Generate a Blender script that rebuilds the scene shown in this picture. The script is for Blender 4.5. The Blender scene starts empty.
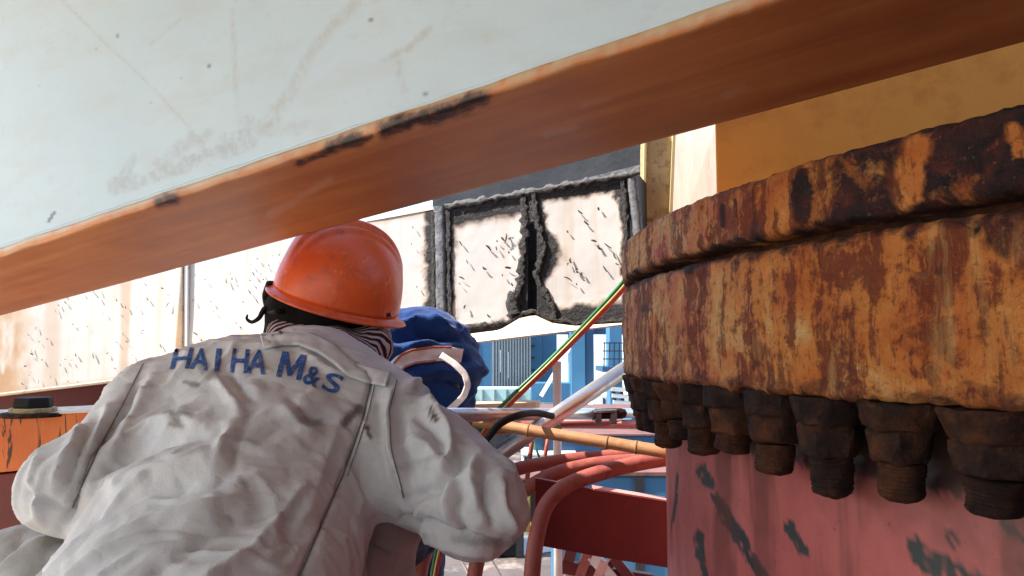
import bpy, bmesh, math, random
import numpy as np
from mathutils import Vector, Matrix
from mathutils.bvhtree import BVHTree
random.seed(7); RNG = np.random.default_rng(7)
R = math.radians
SC = bpy.context.scene
COL = SC.collection

# ------------------------------------------------------------------ camera
FPX = 780.0
PITCH = R(4.4)
cam_d = bpy.data.cameras.new("camera"); cam = bpy.data.objects.new("camera", cam_d); COL.objects.link(cam)
cam_d.sensor_width = 36.0; cam_d.lens = FPX / 1024 * 36.0
cam_d.clip_start = 0.02; cam_d.clip_end = 6000
cam.location = (0, 0, 0); cam.rotation_euler = (R(90) + PITCH, 0, 0)
SC.camera = cam
CR = np.array([1., 0, 0]); CF = np.array([0, math.cos(PITCH), math.sin(PITCH)]); CU = np.array([0, -math.sin(PITCH), math.cos(PITCH)])

# ------------------------------------------------------------------ light
SUN_EL = R(50); SUN_AZ = math.atan2(-0.985, -0.17)
SDIR = Vector((math.sin(SUN_AZ) * math.cos(SUN_EL), math.cos(SUN_AZ) * math.cos(SUN_EL), math.sin(SUN_EL)))
W = bpy.data.worlds.new("World"); SC.world = W; W.use_nodes = True
sk = W.node_tree.nodes.new("ShaderNodeTexSky"); sk.sky_type = 'NISHITA'; sk.sun_disc = False
sk.sun_elevation = SUN_EL; sk.sun_rotation = SUN_AZ; sk.dust_density = 0.8; sk.air_density = 1.3; sk.ozone_density = 2.0
bg = W.node_tree.nodes["Background"]; bg.inputs[1].default_value = 0.15
W.node_tree.links.new(sk.outputs[0], bg.inputs[0])
sl = bpy.data.lights.new("sun", 'SUN'); sl.energy = 5.0; sl.angle = R(0.5); sl.color = (1.0, 0.93, 0.83)
so = bpy.data.objects.new("sun", sl); COL.objects.link(so); so.location = (-6, -2, 12)
so.rotation_euler = SDIR.to_track_quat('Z', 'Y').to_euler()
SC.view_settings.view_transform = 'Standard'; SC.view_settings.look = 'None'
SC.view_settings.exposure = 1.45; SC.view_settings.gamma = 1.0

# ------------------------------------------------------------------ coordinates
def P(px, py, d):
    return d * ((px - 512) / FPX * CR + CF + (288 - py) / FPX * CU)
def camvec(r, f, u): return r * CR + f * CF + u * CU
def proj(pts):
    pts = np.atleast_2d(pts); d = pts @ CF
    d = np.where(np.abs(d) < 1e-4, 1e-4, d)
    return 512 + FPX * (pts @ CR) / d, 288 - FPX * (pts @ CU) / d, d
def hit_plane(px, py, o, n):
    r = P(px, py, 1.0); return r * (np.dot(np.array(o), n) / np.dot(r, n))
def unit(v): v = np.array(v, float); return v / np.linalg.norm(v)

# ------------------------------------------------------------------ numpy noise
def vnoise(p):
    p = np.asarray(p, float); i = np.floor(p).astype(np.int64); f = p - i; f = f * f * (3 - 2 * f)
    def h(a, b, c):
        n = (a * 73856093) ^ (b * 19349663) ^ (c * 83492791)
        n = (n ^ (n >> 13)) * 1274126177; n = n & 0x7fffffff
        n = ((n ^ (n >> 16)) * 668265263) & 0x7fffffff
        return (n % 65536) / 65535.0
    x, y, z = i[..., 0], i[..., 1], i[..., 2]; fx, fy, fz = f[..., 0], f[..., 1], f[..., 2]
    def l(a, b, t): return a + (b - a) * t
    return l(l(l(h(x, y, z), h(x+1, y, z), fx), l(h(x, y+1, z), h(x+1, y+1, z), fx), fy),
             l(l(h(x, y, z+1), h(x+1, y, z+1), fx), l(h(x, y+1, z+1), h(x+1, y+1, z+1), fx), fy), fz)
def fbm(p, oct=4, g=0.5):
    p = np.asarray(p, float); a, s, t = 1.0, 0.0, 0.0
    for k in range(oct):
        s = s + a * vnoise(p * 2 ** k + 17.3 * k); t += a; a *= g
    return s / t
def sstep(a, b, x): t = np.clip((x - a) / (b - a), 0, 1); return t * t * (3 - 2 * t)
def segdist(px, py, pts):
    best = np.full(np.shape(px), 1e9)
    for (ax, ay), (bx, by) in zip(pts[:-1], pts[1:]):
        dx, dy = bx - ax, by - ay; L = dx * dx + dy * dy + 1e-9
        t = np.clip(((px - ax) * dx + (py - ay) * dy) / L, 0, 1)
        best = np.minimum(best, np.hypot(px - ax - t * dx, py - ay - t * dy))
    return best
def n2(px, py, s, seed=0, oct=4): return fbm(np.stack([px / s, py / s, np.full(np.shape(px), 3.7 + seed)], -1), oct)

# ------------------------------------------------------------------ materials
def linc(c):
    return tuple(c) + (1.0,) if len(c) == 3 else c
class NB:
    def __init__(s, name):
        s.m = bpy.data.materials.new(name); s.m.use_nodes = True; s.t = s.m.node_tree
        s.b = s.t.nodes["Principled BSDF"]
    def n(s, t): return s.t.nodes.new(t)
    def put(s, sock, v):
        if isinstance(v, bpy.types.NodeSocket): s.t.links.new(v, sock)
        elif isinstance(v, (tuple, list)) and sock.type == 'RGBA': sock.default_value = linc(v)
        else: sock.default_value = v
    def co(s, kind='Object'): return s.n("ShaderNodeTexCoord").outputs[kind]
    def map(s, vec, scale=(1, 1, 1), rot=(0, 0, 0), loc=(0, 0, 0)):
        m = s.n("ShaderNodeMapping"); s.put(m.inputs[0], vec); m.inputs[3].default_value = scale; m.inputs[2].default_value = rot; m.inputs[1].default_value = loc
        return m.outputs[0]
    def noise(s, vec, scale=5, detail=4, rough=0.55, dist=0.0):
        q = s.n("ShaderNodeTexNoise"); s.put(q.inputs['Vector'], vec); q.inputs['Scale'].default_value = scale
        q.inputs['Detail'].default_value = detail; q.inputs['Roughness'].default_value = rough; q.inputs['Distortion'].default_value = dist
        return q.outputs['Fac']
    def voro(s, vec, scale=5, feature='F1'):
        q = s.n("ShaderNodeTexVoronoi"); q.feature = feature; s.put(q.inputs['Vector'], vec); q.inputs['Scale'].default_value = scale
        return q.outputs['Distance']
    def wave(s, vec, scale=5, dist=1.0, direction='X', dscale=1.0, detail=2):
        q = s.n("ShaderNodeTexWave"); q.bands_direction = direction; s.put(q.inputs['Vector'], vec); q.inputs['Scale'].default_value = scale
        q.inputs['Distortion'].default_value = dist; q.inputs['Detail Scale'].default_value = dscale; q.inputs['Detail'].default_value = detail
        return q.outputs['Fac']
    def ramp(s, fac, stops):
        q = s.n("ShaderNodeValToRGB"); e = q.color_ramp.elements
        while len(e) < len(stops): e.new(0.5)
        for el, (p, c) in zip(e, stops):
            el.position = p; el.color = linc(c) if not isinstance(c, (int, float)) else (c, c, c, 1)
        s.put(q.inputs[0], fac); return q.outputs[0]
    def mix(s, fac, a, b, mode='MIX'):
        q = s.n("ShaderNodeMix"); q.data_type = 'RGBA'; q.blend_type = mode
        s.put(q.inputs[0], fac); s.put(q.inputs[6], a); s.put(q.inputs[7], b); return q.outputs[2]
    def math(s, op, a, b=0.0, clamp=False):
        q = s.n("ShaderNodeMath"); q.operation = op; q.use_clamp = clamp; s.put(q.inputs[0], a); s.put(q.inputs[1], b); return q.outputs[0]
    def attr(s, name): q = s.n("ShaderNodeAttribute"); q.attribute_name = name; return q.outputs['Fac']
    def bump(s, h, strength=0.3, dist=0.01, nrm=None):
        q = s.n("ShaderNodeBump"); q.inputs['Strength'].default_value = strength; q.inputs['Distance'].default_value = dist
        s.put(q.inputs['Height'], h)
        if nrm is not None: s.put(q.inputs['Normal'], nrm)
        return q.outputs[0]
    def out(s, col=None, rough=None, metal=None, nrm=None, spec=None, coat=None, sheen=None):
        if col is not None: s.put(s.b.inputs['Base Color'], col)
        if rough is not None: s.put(s.b.inputs['Roughness'], rough)
        if metal is not None: s.put(s.b.inputs['Metallic'], metal)
        if nrm is not None: s.put(s.b.inputs['Normal'], nrm)
        if spec is not None: s.put(s.b.inputs['Specular IOR Level'], spec)
        if coat is not None: s.put(s.b.inputs['Coat Weight'], coat)
        if sheen is not None: s.put(s.b.inputs['Sheen Weight'], sheen)
        return s.m

def simple(name, c1, c2, scale=8, rough=0.6, metal=0.0, bump=0.15, bscale=40, stretch=(1, 1, 1), spec=0.4, dirt=None):
    b = NB(name); v = b.map(b.co(), stretch)
    f = b.noise(v, scale, 5)
    col = b.ramp(f, [(0.3, c1), (0.7, c2)])
    if dirt:
        g = b.noise(b.co(), scale * 2.3, 6, 0.65)
        col = b.mix(b.ramp(g, [(0.52, 0.0), (0.68, 1.0)]), col, dirt)
    nb = b.bump(b.noise(v, bscale, 4), bump, 0.004)
    r = b.math('ADD', b.math('MULTIPLY', f, 0.25), rough - 0.12, True)
    return b.out(col, r, metal, nb, spec)

M = {}
def mk_web():
    b = NB("pale_blue_paint"); o = b.co()
    f = b.noise(o, 2.5, 5); col = b.ramp(f, [(0.3, (0.52, 0.635, 0.71)), (0.7, (0.60, 0.70, 0.765))])
    f2 = b.noise(b.map(o, (1, 1, 3)), 9, 6, 0.6); col = b.mix(b.ramp(f2, [(0.48, 0.0), (0.75, 0.4)]), col, (0.52, 0.52, 0.5))
    f3 = b.noise(b.map(o, (1, 1, 1.6)), 30, 6, 0.7); col = b.mix(b.ramp(f3, [(0.55, 0.0), (0.75, 0.3)]), col, (0.46, 0.48, 0.47))
    gr = b.ramp(b.noise(o, 75, 7, 0.72), [(0.40, 0.25), (0.56, 1.0)])
    col = b.mix(b.math('MULTIPLY', b.attr('scuff'), gr), col, (0.45, 0.39, 0.34))
    col = b.mix(b.math('MULTIPLY', b.attr('bare'), gr), col, (0.36, 0.34, 0.34))
    col = b.mix(b.attr('soot'), col, (0.025, 0.018, 0.016))
    nb = b.bump(b.noise(o, 160, 3), 0.12, 0.002); nb = b.bump(b.noise(o, 14, 3), 0.08, 0.01, nb)
    return b.out(col, 0.5, 0, nb, 0.35)
def mk_flange():
    b = NB("orange_primer_steel"); u = b.co('UV')
    f = b.noise(b.map(u, (1.4, 22, 1)), 1.0, 6, 0.6); col = b.ramp(f, [(0.3, (0.44, 0.145, 0.05)), (0.55, (0.60, 0.235, 0.082)), (0.75, (0.70, 0.35, 0.14))])
    f2 = b.noise(u, 4.0, 6, 0.6); col = b.mix(b.ramp(f2, [(0.42, 0.0), (0.7, 0.6)]), col, (0.32, 0.09, 0.035))
    col = b.mix(b.attr('worn'), col, (0.56, 0.40, 0.24))
    col = b.mix(b.attr('scuff'), col, (0.6, 0.33, 0.2))
    so_ = b.math('MULTIPLY', b.attr('soot'), b.ramp(b.noise(u, 85, 6, 0.7), [(0.34, 0.35), (0.55, 1.0)]))
    col = b.mix(b.ramp(so_, [(0.0, 0.0), (0.4, 0.8), (0.8, 1.0)]), col, b.ramp(so_, [(0.2, (0.16, 0.04, 0.02)), (0.75, (0.02, 0.009, 0.008))]))
    nb = b.bump(b.noise(b.map(u, (3, 60, 1)), 3.0, 4), 0.15, 0.003); nb = b.bump(b.noise(u, 90, 3), 0.12, 0.002, nb)
    return b.out(col, b.math('ADD', b.math('MULTIPLY', f, 0.25), 0.28), 0, nb, 0.55)
def mk_ring():
    b = NB("streaked_rust"); u = b.co('UV')
    blot = b.noise(u, 11, 8, 0.68, 0.9); fine = b.noise(u, 130, 6, 0.72); mid = b.noise(u, 42, 7, 0.7, 0.4)
    base = b.ramp(blot, [(0.3, (0.26, 0.05, 0.014)), (0.42, (0.50, 0.14, 0.03)), (0.55, (0.59, 0.215, 0.05)), (0.70, (0.65, 0.39, 0.16))])
    pal = b.mix(b.ramp(blot, [(0.4, 0.0), (0.58, 1.0)]), (0.47, 0.125, 0.075), (0.60, 0.34, 0.155))
    base = b.mix(b.attr('pale'), base, pal)
    msk = b.math('MULTIPLY', b.math('SUBTRACT', b.noise(b.map(u, (1, 1, 1), loc=(5, 5, 0)), 7, 3, 0.5), 0.5), 0.55)
    dr = b.math('ADD', b.math('ADD', b.noise(b.map(u, (17, 2.2, 1)), 1.0, 9, 0.7, 0.4), msk), b.math('MULTIPLY', b.math('SUBTRACT', mid, 0.5), 0.5))
    col = b.mix(b.ramp(dr, [(0.5, 0.0), (0.56, 0.85)]), base, b.ramp(fine, [(0.35, (0.075, 0.012, 0.010)), (0.65, (0.20, 0.035, 0.016))]))
    dr2 = b.math('ADD', b.math('SUBTRACT', b.noise(b.map(u, (52, 4.5, 1), loc=(3, 1, 0)), 1.0, 8, 0.68, 0.25), msk), b.math('MULTIPLY', b.math('SUBTRACT', fine, 0.5), 0.3))
    col = b.mix(b.ramp(dr2, [(0.54, 0.0), (0.62, 0.75)]), col, (0.10, 0.018, 0.012))
    dr3 = b.math('ADD', b.noise(b.map(u, (26, 3, 1), loc=(9, 4, 0)), 1.0, 8, 0.68, 0.3), msk)
    col = b.mix(b.ramp(dr3, [(0.58, 0.0), (0.68, 0.45)]), col, (0.66, 0.38, 0.14))
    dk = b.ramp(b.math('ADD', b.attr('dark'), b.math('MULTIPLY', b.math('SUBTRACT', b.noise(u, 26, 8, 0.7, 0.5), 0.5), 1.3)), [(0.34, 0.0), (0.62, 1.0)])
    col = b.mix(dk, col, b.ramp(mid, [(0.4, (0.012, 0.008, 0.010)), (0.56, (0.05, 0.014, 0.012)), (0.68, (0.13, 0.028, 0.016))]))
    col = b.mix(b.ramp(fine, [(0.56, 0.0), (0.68, 0.7)]), col, (0.085, 0.026, 0.016))
    col = b.mix(b.ramp(fine, [(0.3, 0.35), (0.4, 0.0)]), col, (0.66, 0.42, 0.2))
    nb = b.bump(fine, 0.75, 0.005); nb = b.bump(mid, 0.7, 0.010, nb); nb = b.bump(dr, 0.35, 0.012, nb); nb = b.bump(blot, 0.4, 0.02, nb)
    return b.out(col, b.math('ADD', b.math('MULTIPLY', mid, 0.35), 0.55, True), 0, nb, 0.25)
def mk_bolt():
    b = NB("dark_scaly_rust"); o = b.co()
    f = b.noise(o, 45, 6, 0.65); g = b.noise(o, 9, 4)
    col = b.ramp(f, [(0.32, (0.006, 0.004, 0.004)), (0.52, (0.024, 0.011, 0.008)), (0.74, (0.085, 0.033, 0.016))])
    rnd = b.n('ShaderNodeObjectInfo').outputs['Random']
    col = b.mix(b.ramp(b.math('ADD', g, b.math('MULTIPLY', b.math('SUBTRACT', rnd, 0.5), 0.25)), [(0.50, 0.0), (0.70, 0.8)]), col, b.ramp(f, [(0.35, (0.035, 0.012, 0.007)), (0.65, (0.11, 0.036, 0.014))]))
    nb = b.bump(b.noise(o, 130, 4, 0.7), 0.7, 0.004); nb = b.bump(f, 0.7, 0.008, nb)
    return b.out(col, 0.85, 0, nb, 0.2)
def mk_pedestal():
    b = NB("faded_red_paint"); u = b.co('UV')
    f = b.noise(b.map(u, (5, 1.6, 1)), 1.2, 6, 0.6); col = b.ramp(f, [(0.3, (0.36, 0.08, 0.072)), (0.7, (0.47, 0.13, 0.115))])
    g = b.noise(u, 12, 7, 0.65, 0.4); col = b.mix(b.ramp(g, [(0.5, 0.0), (0.75, 0.55)]), col, (0.20, 0.035, 0.03))
    h = b.noise(b.map(u, (30, 6, 1)), 1.0, 5, 0.6); col = b.mix(b.ramp(h, [(0.6, 0.0), (0.75, 0.3)]), col, (0.5, 0.2, 0.17))
    col = b.mix(b.attr('scrape'), col, (0.03, 0.036, 0.036))
    col = b.mix(b.attr('run'), col, (0.11, 0.032, 0.024))
    sp = b.noise(u, 38, 7, 0.72); col = b.mix(b.ramp(sp, [(0.63, 0.0), (0.69, 0.8)]), col, (0.10, 0.035, 0.03))
    col = b.mix(b.attr('top_dark'), col, (0.035, 0.02, 0.018))
    nb = b.bump(b.noise(u, 70, 4), 0.2, 0.003); nb = b.bump(b.attr('scrape'), -0.4, 0.003, nb)
    return b.out(col, b.math('ADD', b.math('MULTIPLY', g, 0.3), 0.35), 0, nb, 0.4)
def mk_white():
    b = NB("weathered_white_paint"); o = b.co()
    f = b.noise(o, 3, 5); col = b.ramp(f, [(0.3, (0.47, 0.45, 0.42)), (0.7, (0.53, 0.51, 0.48))])
    st = b.noise(b.map(o, (9, 9, 0.5)), 1.5, 5, 0.6); col = b.mix(b.ramp(st, [(0.52, 0.0), (0.75, 0.55)]), col, (0.42, 0.31, 0.2))
    col = b.mix(b.attr('rust'), col, b.mix(b.noise(b.map(o, (14, 14, 2)), 1.5, 6), (0.42, 0.27, 0.13), (0.3, 0.12, 0.035)))
    col = b.mix(b.ramp(b.attr('char'), [(0.0, 0.0), (0.4, 0.65), (0.75, 1.0)]), col,
                b.ramp(b.attr('char'), [(0.1, (0.5, 0.32, 0.19)), (0.42, (0.14, 0.08, 0.05)), (0.75, (0.014, 0.012, 0.011))]))
    nb = b.bump(b.noise(o, 60, 4), 0.15, 0.003); nb = b.bump(b.math('MULTIPLY', b.attr('char'), b.noise(o, 90, 5, 0.7)), 0.6, 0.01, nb)
    return b.out(col, 0.55, 0, nb, 0.3)
def mk_char():
    b = NB("charred_slag"); o = b.co()
    f = b.noise(o, 50, 6, 0.7, 0.6); g = b.noise(b.map(o, (1, 1, 1)), 14, 4)
    col = b.ramp(f, [(0.35, (0.010, 0.009, 0.009)), (0.58, (0.026, 0.022, 0.02)), (0.70, (0.10, 0.09, 0.085))])
    col = b.mix(b.ramp(g, [(0.5, 0.0), (0.7, 0.6)]), col, (0.012, 0.01, 0.01))
    nb = b.bump(f, 0.9, 0.02); return b.out(col, 0.6, 0.2, nb, 0.5)
def mk_cloth(name, c1, c2, dirtc, attr=True, sheen=0.15):
    b = NB(name); o = b.co()
    f = b.noise(o, 6, 5, 0.6); col = b.ramp(f, [(0.3, c1), (0.7, c2)])
    g = b.noise(o, 16, 7, 0.68, 0.5); col = b.mix(b.ramp(g, [(0.52, 0.0), (0.8, 0.35)]), col, dirtc)
    if attr:
        col = b.mix(b.attr('dirt'), col, b.mix(b.noise(o, 40, 4), (0.16, 0.10, 0.075), (0.05, 0.04, 0.04)))
        col = b.mix(b.attr('seam'), col, (0.2, 0.17, 0.16))
        col = b.mix(b.attr('pale'), col, (0.62, 0.50, 0.47))
    w = b.noise(b.map(o, (1, 1, 1)), 420, 2); w2 = b.noise(o, 35, 4, 0.6, 0.5)
    cr = b.ramp(b.math('ABSOLUTE', b.math('SUBTRACT', b.noise(b.map(o, (1, 1.3, .8)), 7, 2, 0.4, 0.3), 0.5)), [(0.0, 0.0), (0.10, 1.0)])
    cr2 = b.ramp(b.math('ABSOLUTE', b.math('SUBTRACT', b.noise(b.map(o, (1.3, .9, .9)), 15, 2, 0.4, 0.3), 0.5)), [(0.0, 0.0), (0.12, 1.0)])
    nb = b.bump(w, 0.22, 0.002); nb = b.bump(w2, 0.3, 0.006, nb); nb = b.bump(cr, 0.22, 0.008, nb); nb = b.bump(cr2, 0.14, 0.005, nb)
    return b.out(col, 0.9, 0, nb, 0.15, sheen=sheen)
def mk_helmet():
    b = NB("orange_hard_plastic"); o = b.co()
    f = b.noise(o, 7, 6, 0.6); col = b.ramp(f, [(0.3, (0.72, 0.085, 0.014)), (0.7, (0.82, 0.13, 0.03))])
    g = b.noise(b.map(o, (1, 1, 1)), 26, 7, 0.7, 0.6); col = b.mix(b.ramp(g, [(0.5, 0.0), (0.7, 0.6)]), col, (0.34, 0.055, 0.018))
    h = b.noise(o, 55, 5, 0.7); col = b.mix(b.ramp(h, [(0.6, 0.0), (0.70, 0.5)]), col, (0.72, 0.33, 0.2))
    sc_ = b.noise(b.map(o, (60, 8, 40), rot=(.4, .3, .8)), 1.6, 5, 0.6); col = b.mix(b.ramp(sc_, [(0.66, 0.0), (0.72, 0.5)]), col, (0.22, 0.05, 0.03))
    nb = b.bump(g, 0.08, 0.004)
    return b.out(col, b.math('ADD', b.math('MULTIPLY', g, 0.35), 0.22), 0, nb, 0.5)
def mk_scarf():
    b = NB("striped_knit"); u = b.co('UV'); o = b.co()
    w = b.wave(u, 1.0, 1.2, 'Y', 2.0)
    col = b.ramp(w, [(0.5, (0.045, 0.014, 0.02)), (0.62, (0.5, 0.4, 0.38))])
    nb = b.bump(w, 0.4, 0.003); nb = b.bump(b.noise(o, 250, 2), 0.3, 0.002, nb)
    return b.out(col, 0.95, 0, nb, 0.1)
def mk_ground():
    b = NB("quay_concrete"); o = b.co()
    f = b.noise(o, 0.05, 8, 0.6); g = b.noise(o, 0.6, 6, 0.65)
    col = b.ramp(f, [(0.3, (0.12, 0.11, 0.10)), (0.7, (0.25, 0.23, 0.21))]); col = b.mix(b.ramp(g, [(0.45, 0.0), (0.7, 0.6)]), col, (0.12, 0.1, 0.09))
    return b.out(col, 0.85, 0, b.bump(g, 0.3, 0.05), 0.3)
def mk_metal(name, c, rough=0.28, scr=(1, 1, 1)):
    b = NB(name); o = b.co(); f = b.noise(o, 20, 6, 0.6); g = b.noise(o, 5, 4)
    col = b.mix(b.ramp(f, [(0.5, 0.0), (0.75, 0.4)]), c, tuple(x * 0.45 for x in c))
    return b.out(col, b.math('ADD', b.math('MULTIPLY', f, 0.3), rough - 0.1, True), 0.9, b.bump(f, 0.12, 0.003), 0.5)
M['web'] = mk_web(); M['flange'] = mk_flange(); M['ring'] = mk_ring(); M['bolt'] = mk_bolt(); M['pedestal'] = mk_pedestal()
M['white'] = mk_white(); M['char'] = mk_char(); M['helmet'] = mk_helmet(); M['scarf'] = mk_scarf(); M['ground'] = mk_ground()
M['cloth'] = mk_cloth("grey_cotton_drill", (0.57, 0.545, 0.54), (0.64, 0.62, 0.61), (0.44, 0.385, 0.35))
M['khaki'] = mk_cloth("khaki_cotton", (0.37, 0.345, 0.32), (0.46, 0.43, 0.40), (0.24, 0.21, 0.18), False)
M['blue_cloth'] = mk_cloth("royal_blue_cotton", (0.005, 0.023, 0.10), (0.009, 0.042, 0.16), (0.004, 0.015, 0.065), False)
M['navy_cloth'] = mk_cloth("navy_cotton", (0.012, 0.02, 0.07), (0.02, 0.03, 0.1), (0.008, 0.012, 0.04), False)
M['ink'] = simple("blue_print_ink", (0.018, 0.06, 0.235), (0.04, 0.12, 0.34), 60, 0.85, 0, 0.3, 300, dirt=(0.26, 0.28, 0.36))
M['tape'] = simple("pale_reflective_tape", (0.68, 0.58, 0.56), (0.8, 0.72, 0.7), 30, 0.5, 0, 0.2, 200)
M['tape_edge'] = simple("reddish_tape_edge", (0.35, 0.10, 0.07), (0.45, 0.16, 0.11), 30, 0.7)
M['skin'] = simple("tanned_skin", (0.20, 0.085, 0.05), (0.27, 0.12, 0.075), 20, 0.5, 0, 0.2, 150)
M['hair'] = simple("black_hair", (0.006, 0.005, 0.005), (0.012, 0.01, 0.009), 60, 0.85, 0, 0.8, 220, (1, 1, 0.2), spec=0.1)
M['eye'] = simple("eye_white", (0.6, 0.58, 0.55), (0.7, 0.68, 0.65), 20, 0.2)
M['black'] = simple("black_rubber", (0.008, 0.008, 0.008), (0.02, 0.018, 0.017), 25, 0.7, 0, 0.2, 80, spec=0.2)
M['boot'] = simple("worn_black_leather", (0.02, 0.018, 0.016), (0.05, 0.04, 0.035), 18, 0.55)
M['wall_orange'] = simple("orange_turret_paint", (0.74, 0.25, 0.022), (0.8, 0.31, 0.035), 4, 0.6, 0, 0.5, 28, dirt=(0.66, 0.2, 0.018))
M['red'] = simple("red_oxide_paint", (0.26, 0.058, 0.045), (0.34, 0.10, 0.075), 14, 0.55, 0, 0.35, 70, dirt=(0.2, 0.045, 0.035))
M['dark_red'] = simple("dark_red_paint", (0.10, 0.012, 0.013), (0.145, 0.02, 0.019), 8, 0.5, 0, 0.2, 60)
M['orange_box'] = None
M['slag_grey'] = simple('grey_slag', (0.035, 0.033, 0.032), (0.10, 0.095, 0.09), 40, 0.7, 0, 0.8, 90, dirt=(0.015, 0.014, 0.014))
M['bamboo'] = simple("tan_bamboo", (0.28, 0.125, 0.055), (0.40, 0.21, 0.095), 9, 0.5, 0, 0.3, 40, dirt=(0.2, 0.075, 0.03))
M['node'] = simple("dark_bamboo_node", (0.12, 0.055, 0.02), (0.22, 0.1, 0.04), 40, 0.7)
M['alu'] = mk_metal("bare_steel_tube", (0.72, 0.7, 0.68), 0.3)
M['grind'] = simple("ground_grey_steel", (0.10, 0.10, 0.105), (0.20, 0.20, 0.205), 26, 0.5, 0.3, 0.5, 90, dirt=(0.05, 0.048, 0.047))
M['grey_dark'] = simple("dark_grey_steel", (0.016, 0.016, 0.019), (0.034, 0.034, 0.038), 7, 0.5, 0.1, 0.3, 50)
M['beige'] = simple("scorched_cream_paint", (0.68, 0.50, 0.34), (0.78, 0.66, 0.52), 9, 0.6, 0, 0.2, 60, dirt=(0.5, 0.28, 0.14))
M['olive'] = simple("sooty_mustard_paint", (0.36, 0.25, 0.10), (0.50, 0.37, 0.17), 16, 0.6, 0, 0.6, 70, dirt=(0.17, 0.11, 0.05))
M['mustard'] = simple("lit_mustard_edge", (0.62, 0.46, 0.2), (0.74, 0.58, 0.3), 10, 0.6)
M['post_white'] = simple("chipped_white_board", (0.44, 0.35, 0.29), (0.52, 0.44, 0.38), 7, 0.6, 0, 0.3, 40, (3, 3, 0.4), dirt=(0.6, 0.44, 0.35))
M['hose_g'] = simple("green_rubber_hose", (0.012, 0.11, 0.04), (0.02, 0.16, 0.06), 30, 0.4)
M['hose_r'] = simple("red_rubber_hose", (0.42, 0.03, 0.03), (0.55, 0.06, 0.05), 30, 0.4)
M['hose_y'] = simple("buff_rubber_hose", (0.5, 0.3, 0.1), (0.6, 0.4, 0.16), 30, 0.4)
M['pink'] = simple("faded_pink_pipe", (0.55, 0.22, 0.19), (0.66, 0.34, 0.3), 12, 0.5)
M['pale_pink'] = simple("pinkish_white_pipe", (0.66, 0.5, 0.46), (0.76, 0.64, 0.6), 12, 0.5)
M['plank'] = simple("sunbleached_plank", (0.52, 0.38, 0.24), (0.66, 0.52, 0.36), 5, 0.8, 0, 0.4, 20, (1, 8, 8))
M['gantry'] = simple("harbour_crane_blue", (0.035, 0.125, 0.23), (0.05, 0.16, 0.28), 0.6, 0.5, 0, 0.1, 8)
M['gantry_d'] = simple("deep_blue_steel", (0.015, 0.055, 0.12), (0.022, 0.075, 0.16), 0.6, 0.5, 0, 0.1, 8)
M['cladding'] = simple("grey_cladding", (0.17, 0.19, 0.21), (0.23, 0.25, 0.27), 0.8, 0.6, 0, 0.1, 8)
M['aqua'] = simple("pale_green_deck_paint", (0.30, 0.46, 0.43), (0.4, 0.55, 0.52), 0.4, 0.6)
M['white_far'] = simple("white_deckhouse_paint", (0.7, 0.7, 0.68), (0.8, 0.8, 0.78), 1, 0.6)
M['yellow'] = simple("yellow_safety_paint", (0.36, 0.25, 0.03), (0.45, 0.32, 0.06), 4, 0.5)
M['deck'] = simple("grey_underdeck_paint", (0.46, 0.45, 0.43), (0.56, 0.55, 0.53), 3, 0.7)
M['platform'] = simple("oxide_platform_paint", (0.13, 0.06, 0.05), (0.2, 0.085, 0.07), 3, 0.7, 0, 0.3, 30, dirt=(0.07, 0.04, 0.035))
M['bounce_slab'] = simple("bounce_cream", (0.48, 0.38, 0.28), (0.6, 0.5, 0.38), 3, 0.5, 0, 0.2, 30, dirt=(0.36, 0.22, 0.12))  # pale cream for the added slab that bounces sun
M['pontoon'] = simple("dirty_pontoon_deck", (0.05, 0.045, 0.042), (0.13, 0.1, 0.09), 1.6, 0.75, 0, 0.3, 20, dirt=(0.3, 0.24, 0.2))
M['hill'] = simple("distant_hill", (0.28, 0.33, 0.36), (0.34, 0.38, 0.4), 0.01, 0.9)
M['water'] = simple("harbour_water", (0.12, 0.2, 0.2), (0.16, 0.25, 0.25), 0.02, 0.15, 0, 0.3, 0.5)
def mk_orangebox():
    b = NB("dripped_orange_paint"); o = b.co()
    f = b.noise(o, 6, 5); col = b.ramp(f, [(0.3, (0.50, 0.10, 0.015)), (0.7, (0.62, 0.16, 0.03))])
    d = b.noise(b.map(o, (40, 40, 4)), 1.0, 5, 0.6, 1.2); col = b.mix(b.ramp(d, [(0.575, 0.0), (0.62, 1.0)]), col, (0.05, 0.015, 0.01))
    return b.out(col, 0.45, 0, b.bump(d, 0.3, 0.006), 0.4)
M['orange_box'] = mk_orangebox()

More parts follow.
